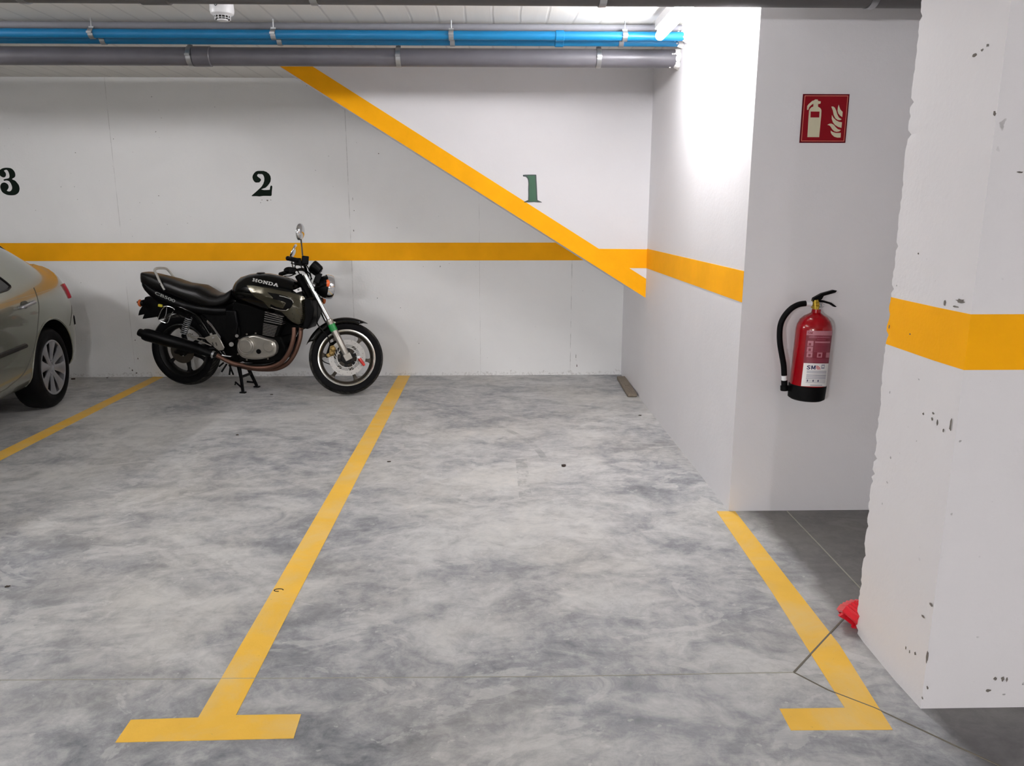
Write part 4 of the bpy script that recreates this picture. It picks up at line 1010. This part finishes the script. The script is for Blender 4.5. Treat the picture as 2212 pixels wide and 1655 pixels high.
# seat
sst = [(132, 112, 178, .062), (140, 108, 200, .078), (160, 109, 215, .086), (215, 119, 240, .096), (300, 136, 275, .11), (400, 162, 310, .12), (500, 198, 350, .128), (580, 210, 385, .135), (640, 218, 400, .138), (690, 248, 408, .136), (740, 280, 412, .13), (800, 294, 405, .115), (850, 280, 385, .10), (885, 256, 350, .085), (900, 246, 320, .07)]
bm = nb(); loft(bm, [lb(*s, ex=(6 if s[0] < 180 else 4 if s[0] < 240 else 2.9), top=.9) for s in sst]); seat = bp('seat', bm, 'vinyl', smooth=60)
# tail cowl
cst = [(142, 150, 205, .062), (152, 162, 235, .078), (175, 182, 268, .086), (215, 205, 312, .096), (300, 240, 375, .112), (400, 285, 415, .122), (520, 330, 450, .13), (650, 365, 468, .13), (780, 380, 488, .125), (880, 380, 495, .12)]
bm = nb(); loft(bm, [lb(*s, ex=(5 if s[0] < 180 else 3.6 if s[0] < 240 else 2.8)) for s in cst]); bvC = BVHTree.FromBMesh(bm); cowl = bp('tail_cowl', bm, 'satin_black', smooth=60)
bm = nb(); prism(bm, [B(x, y, -.062) for x, y in ((138, 205), (126, 235), (124, 248), (150, 270), (185, 290), (180, 235))], (0, .124, 0)); bp('tail_light', bm, 'red_lens', bevel=.006)
vs, fs = text_polys('CB500', 1, .02)
decal([(320+960*x+40*y, 560+420*x-130*y) for x, y in vs], 'letter_dim', 'model_lettering', bvC, cowl, k='5', cuts=0, fs=fs, lift=.003)
# side cover and inner mass
bm = nb(); prism(bm, [B(x, y, -.115) for x, y in ((560, 425), (760, 430), (900, 440), (925, 560), (905, 690), (820, 735), (770, 660), (700, 560), (620, 480))], (0, .23, 0)); bp('side_cover', bm, 'satin_black', bevel=.012, seg=3)
bm = nb(); prism(bm, [B(x, y, -.08) for x, y in ((880, 360), (1060, 400), (1200, 440), (1390, 560), (1480, 560), (1400, 640), (1300, 660), (1180, 640), (900, 700), (870, 520))], (0, .16, 0)); bp('airbox', bm, 'engine_black', bevel=.01)
bm = nb(); prism(bm, [B(x, y, -.10) for x, y in ((760, 540), (930, 540), (945, 700), (930, 860), (885, 905), (830, 845), (780, 740))], (0, .20, 0)); bp('pivot_plate', bm, 'engine_black', bevel=.008)
# frame tubes
for s_ in (-1, 1):
    bm = nb(); tube(bm, cr([B(1500, 300, 0)+V((0, .05*s_, 0)), B(1500, 450, 0)+V((0, .05*s_, 0)), B(1440, 620, 0)+V((0, .05*s_, 0)), B(1360, 780, 0)+V((0, .06*s_, 0)), B(1270, 862, 0)+V((0, .08*s_, 0)), B(1150, 880, 0)+V((0, .11*s_, 0)), B(960, 868, 0)+V((0, .13*s_, 0)), B(870, 800, 0)+V((0, .13*s_, 0)), B(800, 700, 0)+V((0, .13*s_, 0)), B(720, 570, 0)+V((0, .125*s_, 0)), B(640, 470, 0)+V((0, .12*s_, 0)), B(520, 405, 0)+V((0, .115*s_, 0)), B(380, 360, 0)+V((0, .10*s_, 0))], 6), .0155, 14); bp('frame_tube', bm, 'gloss_black')
bm = nb(); cyl(bm, B(868, 727, -.155), B(868, 727, -.12), .019, 20); bp('pivot_cap', bm, 'dull_bolt')
# radiator
bm = nb(); prism(bm, [B(x, y, -.12) for x, y in ((1490, 330), (1550, 345), (1572, 430), (1560, 510), (1518, 600), (1470, 585), (1490, 500))], (0, .17, 0)); rd = bp('radiator', bm, 'satin_black', bevel=.01)
bm = nb()
for i in range(14):
    a = B(1560, 360, 0); b = B(1530, 590, 0); p_ = a+(b-a)*i/13; box(bm, p_+V((-.03, -.03, 0)), (.012, .15, .003))
bp('radiator_fins', bm, 'engine_black', rd, smooth=0)
# engine
bm = nb(); prism(bm, [B(x, y, -.13) for x, y in ((890, 700), (960, 650), (1140, 640), (1290, 660), (1330, 760), (1310, 860), (1160, 893), (980, 886), (900, 830))], (0, .27, 0)); eng = bp('crankcase', bm, 'engine_black', bevel=.012, seg=3)
bm = nb(); prism(bm, [B(x, y, -.145) for x, y in ((1160, 440), (1310, 500), (1300, 550), (1260, 660), (1130, 650), (1140, 550))], (0, .26, 0)); cylb = bp('cylinder_block', bm, 'engine_black', eng, bevel=.004)
for i in range(5):
    a = B(1156+(-2)*i, 450+19*i, -.150); b = B(1306+(-2)*i, 492+16*i, -.150); d_ = b-a; L_ = d_.length; an = math.atan2(d_.z, d_.x)
    bm = nb(); box(bm, (a+b)/2+V((0, .125, 0)), (L_, .26, .0055), Matrix.Rotation(-an, 3, 'Y')); bp('cooling_fin', bm, 'fin', cylb, smooth=0, bevel=.001)
for i in range(8):
    a = B(1142-1*i, 550+13*i, -.150); b = B(1262-4*i, 575+12*i, -.150); d_ = b-a; L_ = d_.length; an = math.atan2(d_.z, d_.x)
    bm = nb(); box(bm, (a+b)/2+V((0, .125, 0)), (L_, .26, .004), Matrix.Rotation(-an, 3, 'Y')); bp('cooling_fin', bm, 'fin', cylb, smooth=0, bevel=.0008)
bm = nb()
for x, y in ((1180, 458), (1265, 488), (1300, 530)): cyl(bm, B(x, y, -.165), B(x, y, -.14), .009, 12)
bp('head_bolt', bm, 'dark_slot', cylb)
cov = spl2([(922,735),(935,700),(975,672),(1040,652),(1085,655),(1150,675),(1215,695),(1245,730),(1250,770),(1235,815),(1180,838),(1100,852),(1020,850),(960,832),(928,790)], 3)
bm = nb(); prism(bm, [B(x, y, -.185) for x, y in cov], (0, .055, 0)); cc = bp('clutch_cover', bm, 'cast', eng, bevel=.012, seg=3)
bm = nb(); prism(bm, [B(922+(x-1085)*1.03-922+1085, y*1.03-22, -.142) for x, y in cov], (0, .012, 0)); bp('cover_flange', bm, 'cast', cc, bevel=.003)
bm = nb(); c_ = B(1000, 738, -.185); lathe(bm, [(0, -.030), (.052, -.030), (.058, -.026), (.060, -.020), (.061, -.020), (.066, -.024), (.072, -.018), (.075, 0), (.075, .02)], c_, (0, 1, 0), 48); bp('clutch_cap', bm, 'cast', cc)
bm = nb(); c_ = B(1185, 745, -.185); lathe(bm, [(0, -.010), (.040, -.009), (.048, .0), (.05, .01)], c_, (0, 1, 0), 36); bp('crank_cap', bm, 'cast', cc)
bm = nb(); c_ = B(1100, 788, -.189); cyl(bm, c_+V((0, -.002, 0)), c_+V((0, .01, 0)), .020, 24); bp('oil_filler', bm, 'engine_black', cc)
bm = nb()
for x, y in ((935, 690), (1075, 632), (1000, 640), (1240, 700), (1250, 790), (1180, 850), (1000, 858), (925, 810)): cyl(bm, B(x, y, -.16), B(x, y, -.13), .008, 12)
bp('cover_bolt', bm, 'rim_dark', cc)
bm = nb(); cyl(bm, B(915, 655, -.12), B(915, 655, -.09), .014, 16); bp('oil_sensor', bm, 'dull_bolt', eng)
# exhaust
hp = [[(1402, 585, -.10), (1398, 670, -.12), (1365, 780, -.13), (1300, 875, -.13), (1210, 918, -.12), (1080, 928, -.12), (960, 905, -.13), (860, 880, -.15), (745, 820, -.17)],
      [(1462, 585, -.07), (1452, 680, -.09), (1410, 800, -.10), (1345, 890, -.10), (1250, 935, -.09), (1120, 940, -.07), (1000, 925, -.06), (880, 895, -.04)]]
for h in hp:
    bm = nb(); tube(bm, cr([B(*q) for q in h], 7), .0185, 18); bp('exhaust_header', bm, 'header')
bm = nb(); m0, m1, m2, m3 = B(82, 622, -.22), B(125, 640, -.22), B(560, 757, -.20), B(735, 818, -.175)
d1 = (m2-m1)
tube(bm, [m1-d1*.02, m1, m1+d1*.06, m1+d1*.5, m2, m2+(m3-m2)*.5, m3], [.030, .048, .054, .052, .047, .038, .022], 28); muf = bp('muffler', bm, 'satin_black')
bm = nb(); dt = (m1-m0).normalized(); lathe(bm, [(.024, .0), (.031, .0), (.033, .006), (.033, (m1-m0).length), (.024, (m1-m0).length)], m0, dt, 28, closed_prof=True); bp('muffler_tip', bm, 'satin_black', muf)
bm = nb(); cc_ = m3+(m2-m3)*.12; lathe(bm, [(.026, -.009), (.029, -.009), (.029, .009), (.026, .009)], cc_, (m3-m2), 24, closed_prof=True); box(bm, cc_+V((.0, -.02, -.018)), (.012, .016, .022)); bp('muffler_clamp', bm, 'steel', muf)
# footrest hanger
bm = nb(); prism(bm, [B(x, y, -.165) for x, y in ((640, 668), (690, 650), (740, 640), (775, 690), (808, 755), (798, 775), (760, 782), (725, 755), (705, 735), (660, 700))], (0, .012, 0)); fh = bp('footrest_hanger', bm, 'cast', bevel=.003)
bm = nb()
for a, b in (((515, 655), (650, 678)), ((520, 665), (700, 740)), ((500, 650), (535, 640))): tube(bm, [B(*a, -.160), B(*b, -.160)], .008, 10, squash=.7)
lathe(bm, [(.006, -.008), (.017, -.008), (.017, .008), (.006, .008)], B(508, 648, -.16), (0, 1, 0), 20, closed_prof=True); bp('hanger_arm', bm, 'cast', fh)
for x in (705, 735):
    bm = nb(); tube(bm, [B(x, 710, -.1655), B(x+10, 738, -.1655)], .0045, 8); bp('hanger_slot', bm, 'dark_slot', fh)
bm = nb(); cyl(bm, B(695, 640, -.17), B(695, 640, -.15), .010, 14); cyl(bm, B(712, 668, -.175), B(712, 668, -.15), .009, 14); bp('hanger_bolt', bm, 'dull_bolt', fh)
bm = nb()
for a, b, o_ in (((800, 885), (765, 915), -.2), ((828, 895), (785, 962), -.2), ((862, 895), (852, 985), -.22), ((850, 900), (885, 985), -.18), ((830, 830), (880, 835), -.18)): tube(bm, [B(*a, -.14), B(*b, o_)], .0075, 10)
bp('footrest', bm, 'black_rubber')
bm = nb(); tube(bm, cr([B(880, 832, -.17), B(820, 826, -.18), B(790, 818, -.18)], 4), .006, 8); bp('brake_pedal', bm, 'steel')
# swingarm, shocks
for s_ in (-1, 1):
    bm = nb(); a = V((B(868, 740, 0).x, .10*s_, B(868, 740, 0).z)); b = V((0, .115*s_, .345)); tube(bm, [a, (a+b)/2+V((0, .01*s_, 0)), b, b+(b-a)*.08], [.026, .024, .022, .014], 14); bp('swingarm', bm, 'satin_black')
    t0 = B(512, 480, -.14); t1 = B(452, 660, -.14); t0 = V((t0.x, .14*s_, t0.z)); t1 = V((t1.x, .14*s_, t1.z)); dv = t1-t0
    bm = nb(); tube(bm, [t0, t0+dv*.15, t0+dv*.16, t1-dv*.2, t1-dv*.19, t1], [.012, .012, .017, .017, .014, .012], 14); sh = bp('shock_absorber', bm, 'satin_black')
    u_ = dv.normalized(); e1 = V((0, 1, 0)); e2 = u_.cross(e1)
    bm = nb(); tube(bm, [t0+dv*(.10+.78*k/110)+(e1*math.cos(k*.52)+e2*math.sin(k*.52))*.026 for k in range(111)], .0042, 8); bp('shock_spring', bm, 'steel', sh)
bm = nb(); cyl(bm, V((0, -.13, .345)), V((0, .13, .345)), .012, 14); bp('rear_axle', bm, 'steel')
bm = nb(); lathe(bm, [(.05, -.062), (.110, -.062), (.110, -.057), (.05, -.057)], (0, 0, .345), (0, 1, 0), 48, closed_prof=True); bp('rear_brake_disc', bm, 'rim_dark')
# rear mudguard, plate holder, indicators
bm = nb(); prism(bm, [B(x, y, -.07) for x, y in ((128, 325), (150, 318), (215, 322), (330, 390), (300, 430), (262, 470), (238, 492), (105, 512), (122, 470), (70, 482), (80, 440), (110, 390))], (0, .14, 0)); bp('rear_mudguard', bm, 'satin_black', bevel=.006)
bm = nb(); prism(bm, [B(x, y, -.06) for x, y in ((300, 380), (420, 400), (560, 460), (600, 560), (560, 600), (520, 520), (420, 470), (330, 460), (270, 500), (240, 520), (235, 490), (270, 440))], (0, .12, 0)); bp('inner_mudguard', bm, 'satin_black', bevel=.006)
indic(92, 375, -.13, -1.2, 'orange_dim', '6', False); indic(150, 350, .15, -1.2, 'orange_dim', '6', False)
bm = nb(); box(bm, B(262, 396, -.12), (.034, .02, .022), Matrix.Rotation(R(10), 3, 'Y')); bp('yellow_fitting', bm, 'yellow_bit', bevel=.004)
bm = nb(); o_ = -.145
tube(bm, cr([B(*q, o_) for q in ((300, 405), (275, 432), (262, 460), (244, 505), (252, 522), (305, 543), (328, 536), (345, 495), (355, 470), (372, 448))], 5), .0035, 8)
tube(bm, cr([B(*q, o_) for q in ((318, 412), (312, 460), (300, 500), (290, 533))], 5), .003, 8)
tube(bm, cr([B(*q, o_) for q in ((290, 405), (330, 402), (372, 418), (385, 432))], 4), .005, 8); bp('luggage_hook', bm, 'chrome')
# grab rail
bm = nb(); tube(bm, cr([B(298, 262, -.125), B(262, 200, -.125), B(232, 135, -.12), B(214, 98, -.105), B(228, 80, -.07), B(270, 76, 0), B(308, 80, .07), B(330, 96, .105), B(352, 122, .12), B(385, 165, .125), B(420, 215, .125)], 6), .0115, 14, squash=.75); gr = bp('grab_rail', bm, 'rail')
bm = nb(); cyl(bm, B(256, 208, -.142), B(256, 208, -.13), .006, 12); bp('rail_bolt', bm, 'dark_slot', gr)
# centre stand
n0, n1_ = V((.50, -.10, .0)), V((.555, .14, .0))
bm = nb(); a0, a1 = B(930, 905, -.10), B(1010, 925, .10)
n0 = V((B(965, 1110, -.10).x, -.10, .012)); n1_ = V((B(1085, 1075, .13).x, .13, .012))
tube(bm, [a0, (a0+n0)/2+V((.004, 0, 0)), n0], [.018, .014, .013], 10); tube(bm, [a1, n1_], [.016, .013], 10)
tube(bm, [a0+(n0-a0)*.45, a1+(n1_-a1)*.32], .012, 10)
box(bm, n0+V((0, 0, -.006)), (.05, .03, .011)); box(bm, n1_+V((0, 0, -.006)), (.05, .03, .011))
tube(bm, [n0+V((0, 0, .03)), B(902, 1048, -.16), B(900, 1072, -.16)], .008, 8); tube(bm, [n1_+V((0, 0, .03)), B(1000, 1045, .08)], .008, 8)
tube(bm, [a0, a1], .014, 10); bp('centre_stand', bm, 'satin_black')

# ------------------------------------------------------------------ car
car_f = V((.122, -.9925, 0)); CO = V((-4.297, 5.935, 0)); CH_ = math.atan2(-.9925, .122)
car = thing('car', CO, CH_, 'champagne silver saloon car reversed into bay 3 at the left edge', 'car')
CM = Matrix.Translation(CO) @ Matrix.Rotation(CH_, 4, 'Z'); CI = CM.inverted(); CC = CI @ CPOS; C3 = CI.to_3x3()
# stations: x forward of rear axle; bottom z, (half width, z) x6, roof centre z
ST = [
 (-.905, .32, [(.40,.34),(.46,.46),(.48,.62),(.46,.80),(.42,.90),(.32,.925)], .94),
 (-.87, .24, [(.56,.27),(.63,.42),(.65,.60),(.62,.78),(.58,.89),(.46,.945)], .965),
 (-.78, .19, [(.68,.21),(.745,.38),(.755,.60),(.735,.78),(.70,.90),(.62,1.075)], 1.09),
 (-.70, .17, [(.74,.19),(.80,.36),(.81,.60),(.79,.80),(.765,.94),(.645,1.10)], 1.105),
 (-.50, .16, [(.79,.18),(.85,.36),(.86,.60),(.84,.80),(.80,.945),(.64,1.10)], 1.11),
 (-.32, .16, [(.80,.18),(.86,.36),(.868,.60),(.855,.80),(.815,.945),(.64,1.13)], 1.15),
 (-.14, .16, [(.80,.17),(.862,.36),(.87,.60),(.862,.80),(.825,.95),(.635,1.225)], 1.26),
 (.10, .16, [(.80,.17),(.862,.36),(.87,.60),(.865,.80),(.83,.95),(.615,1.325)], 1.37),
 (.45, .16, [(.80,.17),(.862,.36),(.87,.60),(.865,.80),(.835,.94),(.595,1.41)], 1.45),
 (1.0, .16, [(.80,.17),(.862,.36),(.87,.60),(.865,.80),(.835,.93),(.59,1.43)], 1.48),
 (1.6, .16, [(.80,.17),(.862,.36),(.87,.60),(.865,.79),(.835,.91),(.59,1.41)], 1.46),
 (2.05, .16, [(.80,.17),(.862,.36),(.87,.60),(.86,.78),(.83,.90),(.64,1.22)], 1.27),
 (2.4, .16, [(.80,.17),(.86,.36),(.865,.60),(.85,.77),(.81,.88),(.66,.99)], 1.02),
 (2.9, .17, [(.78,.18),(.85,.36),(.855,.58),(.83,.74),(.77,.83),(.60,.88)], .91),
 (3.3, .19, [(.70,.20),(.78,.36),(.79,.52),(.75,.66),(.66,.73),(.50,.77)], .79),
 (3.52, .26, [(.48,.27),(.58,.38),(.60,.52),(.55,.60),(.48,.65),(.30,.68)], .69)]
bm = nb(); rings = []
for x, zb, pr, zr in ST:
    if x < -.3: x = -.3+(x+.3)*.75
    half = [(0, zb)]+[(w, z) for w, z in pr]
    ring = [(x, y, z) for y, z in half]+[(x, pr[-1][0]*.5, zr-.012), (x, 0, zr), (x, -pr[-1][0]*.5, zr-.012)]+[(x, -y, z) for y, z in half[1:][::-1]]
    rings.append(ring)
rr = [[bm.verts.new(p) for p in r] for r in rings]; n = len(rr[0])
for i in range(len(rr)-1):
    for j in range(n): face(bm, [rr[i][j], rr[i][(j+1) % n], rr[i+1][(j+1) % n], rr[i+1][j]])
face(bm, rr[0][::-1]); face(bm, rr[-1])
bmesh.ops.recalc_face_normals(bm, faces=bm.faces)
me = bpy.data.meshes.new('body_cage'); bm.to_mesh(me); bm.free()
ob = bpy.data.objects.new('body_cage', me); COL.objects.link(ob); s_ = ob.modifiers.new('s', 'SUBSURF'); s_.levels = 2; s_.render_levels = 2
cut = nb()
for x in (0.0, 2.65): 
    cyl(cut, (x, .50, .325), (x, 1.1, .325), .368, 56); cyl(cut, (x, -1.1, .325), (x, -.50, .325), .368, 56)
cm = bpy.data.meshes.new('cut'); bmesh.ops.recalc_face_normals(cut, faces=cut.faces); cut.to_mesh(cm); cut.free(); co_ = bpy.data.objects.new('cut', cm); COL.objects.link(co_)
b_ = ob.modifiers.new('b', 'BOOLEAN'); b_.operation = 'DIFFERENCE'; b_.object = co_; b_.solver = 'EXACT'
bpy.context.view_layer.update(); dg = bpy.context.evaluated_depsgraph_get(); ev = ob.evaluated_get(dg)
bm = nb(); bm.from_mesh(ev.to_mesh()); ev.to_mesh_clear(); bpy.data.objects.remove(ob); bpy.data.objects.remove(co_)
bvCar = BVHTree.FromBMesh(bm)
# faces of the arches go dark
for f in bm.faces:
    for x in (0.0, 2.65):
        if all(math.hypot(v.co.x-x, v.co.z-.325) < .3695 for v in f.verts): f.material_index = 1
body = link('body', bm, ['car_paint', 'wheel_dark'], car, smooth=40)
def Cr(x, y, k=4.139): return C3 @ ray(x/k, 500+y/k)
def cpt(x, y, lift=.002):
    d = Cr(x, y).normalized(); h = bvCar.ray_cast(CC, d)
    if h[0] is None: return None
    return h[0]-d*lift
def side(x, z, sgn=1, lift=.002):
    h = bvCar.ray_cast(V((x, 2*sgn, z)), V((0, -sgn, 0))); return (h[0]+h[1]*lift) if h[0] is not None else None
def side_panel(poly, name, mat, par, lift=.003, sgn=1, smooth=60):
    bm = nb(); vs = [bm.verts.new((x, z, 0)) for x, z in poly]; face(bm, vs); bmesh.ops.triangulate(bm, faces=bm.faces)
    for _ in range(5):
        es = [e for e in bm.edges if e.calc_length() > .05]
        if not es: break
        bmesh.ops.subdivide_edges(bm, edges=es, cuts=1); bmesh.ops.triangulate(bm, faces=bm.faces)
    for v in list(bm.verts):
        p = side(v.co.x, v.co.y, sgn, lift)
        if p is None: bm.verts.remove(v)
        else: v.co = p
    return link(name, bm, mat, par, smooth=smooth)
def side_line(pts, r_, name, mat, par, lift=.001, sgn=1, k=6):
    pp = cr([(x, z, 0) for x, z in pts], k); out = [side(p.x, p.y, sgn, lift) for p in pp]; out = [o for o in out if o is not None]
    bm = nb(); tube(bm, out, r_, 8); return link(name, bm, mat, par)
def cdecal(pts, mat, name, par, lift=.002, lim=25):
    bm = nb(); vs = [bm.verts.new((x, y, 0)) for x, y in pts]; face(bm, vs); bmesh.ops.triangulate(bm, faces=bm.faces)
    for _ in range(5):
        es = [e for e in bm.edges if e.calc_length() > lim]
        if not es: break
        bmesh.ops.subdivide_edges(bm, edges=es, cuts=1); bmesh.ops.triangulate(bm, faces=bm.faces)
    for v in list(bm.verts):
        d = Cr(v.co.x, v.co.y).normalized(); h = bvCar.ray_cast(CC, d)
        if h[0] is None: bm.verts.remove(v); continue
        v.co = h[0]+h[1]*lift
    return link(name, bm, mat, par, smooth=60)
def cline(pts, r_, mat, name, par, lift=0.0):
    out = []
    for p in cr([(x, y, 0) for x, y in pts], 6):
        q = cpt(p.x, p.y, lift)
        if q is not None: out.append(q)
    bm = nb(); tube(bm, out, r_, 8); return link(name, bm, mat, par)
# glass: both flanks, as curved panes
WIN = [(2.02, .93), (1.9, 1.02), (1.45, 1.335), (1.3, 1.365), (1.0, 1.37), (.86, 1.33), (.62, 1.16), (.445, 1.01), (.46, .98), (.6, .965), (1.3, .95)]
for sgn in (1, -1):
    w_ = side_panel([(x, z) for x, z in WIN], 'side_window', 'car_glass', car, .004, sgn)
    side_line(WIN+[WIN[0]], .008, 'window_seal', 'car_black', w_, .004, sgn, 3)
    side_line([(1.02, 1.36), (1.0, 1.1), (1.0, .962)], .018, 'window_pillar', 'car_black', w_, .005, sgn, 3)
    side_line([(1.93, .95), (1.95, .6), (1.90, .30)], .003, 'door_seam', 'seam', body, 0, sgn)
    side_line([(1.02, .95), (1.04, .6), (1.02, .30)], .003, 'door_seam', 'seam', body, 0, sgn)
    side_line([(.10, .95), (.15, .82), (.213, .717), (.317, .551), (.50, .384), (.70, .33), (.886, .31), (1.9, .29)], .003, 'door_seam', 'seam', body, 0, sgn)
    side_line([(-.74, .90), (-.3, .915), (.2, .905), (1.0, .888), (2.0, .86), (2.8, .80)], .0015, 'waist_crease', 'car_paint', body, -.0006, sgn)
    side_line([(.47, .567), (.7, .562), (1.02, .557)], .017, 'rubbing_strip', 'car_black', body, .002, sgn)
    side_line([(1.07, .556), (1.4, .55), (1.88, .545)], .017, 'rubbing_strip', 'car_black', body, .002, sgn)
    for x in (.26, 1.22):
        a, b = side(x, .852, sgn, .03), side(x+.19, .838, sgn, .03); a0, b0 = side(x, .852, sgn, -.005), side(x+.19, .838, sgn, -.005)
        c_ = side(x+.10, .845, sgn, .0)
        bm = nb(); ell(bm, c_, (.06, .006, .034)); hr = link('handle_recess', bm, 'seam', body)
        bm = nb(); tube(bm, cr([a0, a, (a+b)/2+V((0, .004*sgn, 0)), b, b0], 5), .012, 12); link('door_handle', bm, 'chrome' if False else 'car_wheel', body)
    # arch lip
    out = [side(.378*math.cos(q), .325+.378*math.sin(q), sgn, -.001) for q in [R(-12)+R(204)*j/40 for j in range(41)]]
    bm = nb(); tube(bm, [o for o in out if o is not None], .006, 10); link('arch_lip', bm, 'car_paint', body)
    # tail lamp wrapping the corner and black bumper strip
    side_panel([(-.70, .905), (-.49, .925), (-.51, .87), (-.56, .80), (-.70, .79)], 'tail_light', 'car_red', car, .005, sgn)
    side_line([(-.49, .925), (-.505, .87), (-.53, .81)], .018, 'tail_light_edge', 'car_red', car, .004, sgn)
    side_panel([(-.735, .66), (-.53, .645), (-.51, .58), (-.735, .565)], 'bumper_strip', 'car_black', car, .008, sgn)
    side_line([(-.34, .60), (-.44, .68), (-.56, .735), (-.73, .75)], .003, 'bumper_seam', 'seam', body, 0, sgn)
# rear glass and its black edge, boot lip
def topp(x, y, lift=.003):
    h = bvCar.ray_cast(V((x, y, 3)), V((0, 0, -1))); return h[0]+h[1]*lift
bm = nb(); G = [[bm.verts.new(topp(.26-.60*i/20, -.52+1.04*j/24, .007)) for j in range(25)] for i in range(21)]
for a, b in zip(G, G[1:]):
    for j in range(24): face(bm, [a[j], a[j+1], b[j+1], b[j]])
rg = link('rear_window', bm, 'car_glass', car, smooth=60)
bm = nb(); tube(bm, [topp(.28-.64*i/12, .52, .012) for i in range(13)], .012, 10); tube(bm, [topp(.28-.64*i/12, -.52, .012) for i in range(13)], .012, 10); link('window_seal', bm, 'car_black', rg)
bm = nb(); G = [[bm.verts.new(topp(2.32-.58*i/24, -.55+1.1*j/24, .008)) for j in range(25)] for i in range(25)]
for a, b in zip(G, G[1:]):
    for j in range(24): face(bm, [a[j], a[j+1], b[j+1], b[j]])
link('windscreen', bm, 'car_glass', car, smooth=60)
bm = nb(); rg_ = []
for i in range(15):
    y = -.60+1.2*i/14; e = max(0, abs(y)-.50)/.10; h = topp(-.44, y*.97, 0).z
    rg_.append([(-.44, y, h-.02), (-.44, y, h+.001), (-.56, y, 1.082-.03*e), (-.655, y, 1.088-.035*e), (-.69+.03*e, y, 1.080-.04*e), (-.70+.03*e, y, 1.03), (-.66, y, .96)])
loft(bm, rg_); link('boot_lid', bm, 'car_paint', body, smooth=50, bevel=.006)
# wheels
def car_wheel(x, sgn, label=None):
    bm = nb(); W = .2; sec = [(.212, -.085), (.225, -.098), (.262, -.102), (.292, -.094), (.308, -.075), (.316, -.04), (.318, 0)]; sec += [(a, -b) for a, b in sec[:-1][::-1]]
    c_ = V((x, sgn*.745, .318)); lathe(bm, sec, c_, (0, 1, 0), 72, closed_prof=True)
    ty = link('wheel', bm, 'black_rubber', car, smooth=50)
    bm = nb(); f_ = sgn*.095
    lathe(bm, [(.200, f_), (.206, f_+.004*sgn), (.216, f_+.002*sgn), (.216, -f_*.8), (.205, -f_*.8), (.200, 0)], c_, (0, 1, 0), 72, closed_prof=True); link('wheel_rim', bm, 'car_wheel', ty, smooth=40)
    bm = nb(); lathe(bm, [(0, sgn*.02), (.20, sgn*.03), (.20, sgn*.02), (0, sgn*.01)], c_, (0, 1, 0), 40); link('brake_drum', bm, 'wheel_dark', ty)
    bm = nb(); lathe(bm, [(0, f_-.016*sgn), (.05, f_-.018*sgn), (.058, f_-.03*sgn), (.05, f_-.06*sgn), (0, f_-.06*sgn)], c_, (0, 1, 0), 32); link('wheel_hub', bm, 'car_wheel', ty)
    for k in range(8):
        q = R(12+45*k); d = V((math.cos(q), 0, math.sin(q))); p = V((-math.sin(q), 0, math.cos(q))); rg_ = []
        for s_, w_, y0 in ((.035, .018, -.018), (.09, .026, -.014), (.15, .037, -.008), (.204, .058, -.004)):
            c1 = c_+d*s_+V((0, f_+y0*sgn, 0)); rg_.append([c1+p*w_, c1+p*w_*.6+V((0, .006*sgn, 0)), c1-p*w_*.6+V((0, .006*sgn, 0)), c1-p*w_, c1-p*w_*.8-V((0, .012*sgn, 0)), c1+p*w_*.8-V((0, .012*sgn, 0))])
        bm = nb(); loft(bm, rg_); link('wheel_spoke', bm, 'car_wheel', ty, smooth=35)
    for k in range(5):
        q = R(20+72*k); bm = nb(); a = c_+V((.05*math.cos(q), f_-.01*sgn, .05*math.sin(q))); cyl(bm, a-V((0, .02*sgn, 0)), a+V((0, .002*sgn, 0)), .009, 10); link('wheel_nut', bm, 'chrome', ty)
for x in (0, 2.65):
    for sgn in (1, -1): car_wheel(x, sgn)
# lamps, plate-free nose and door mirror (outside the frame but part of the car)
for sgn in (1, -1):
    bm = nb(); ell(bm, (3.33, .56*sgn, .66), (.12, .15, .06)); link('headlamp', bm, 'lens', car)
    bm = nb(); ell(bm, (1.86, .95*sgn, .98), (.06, .10, .065)); tube(bm, [(1.9, .80*sgn, .95), (1.87, .92*sgn, .96)], .02, 10); link('door_mirror', bm, 'car_paint', car)

# ------------------------------------------------------------------ render look
w = bpy.data.worlds.new('world'); scene.world = w; w.use_nodes = True
w.node_tree.nodes['Background'].inputs[0].default_value = (.5, .5, .5, 1); w.node_tree.nodes['Background'].inputs[1].default_value = 0.0
vs_ = scene.view_settings; vs_.view_transform = 'Standard'; vs_.look = 'None'; vs_.gamma = 1; vs_.use_curve_mapping = False
vs_.exposure = 0.0
scene.display_settings.display_device = 'sRGB'
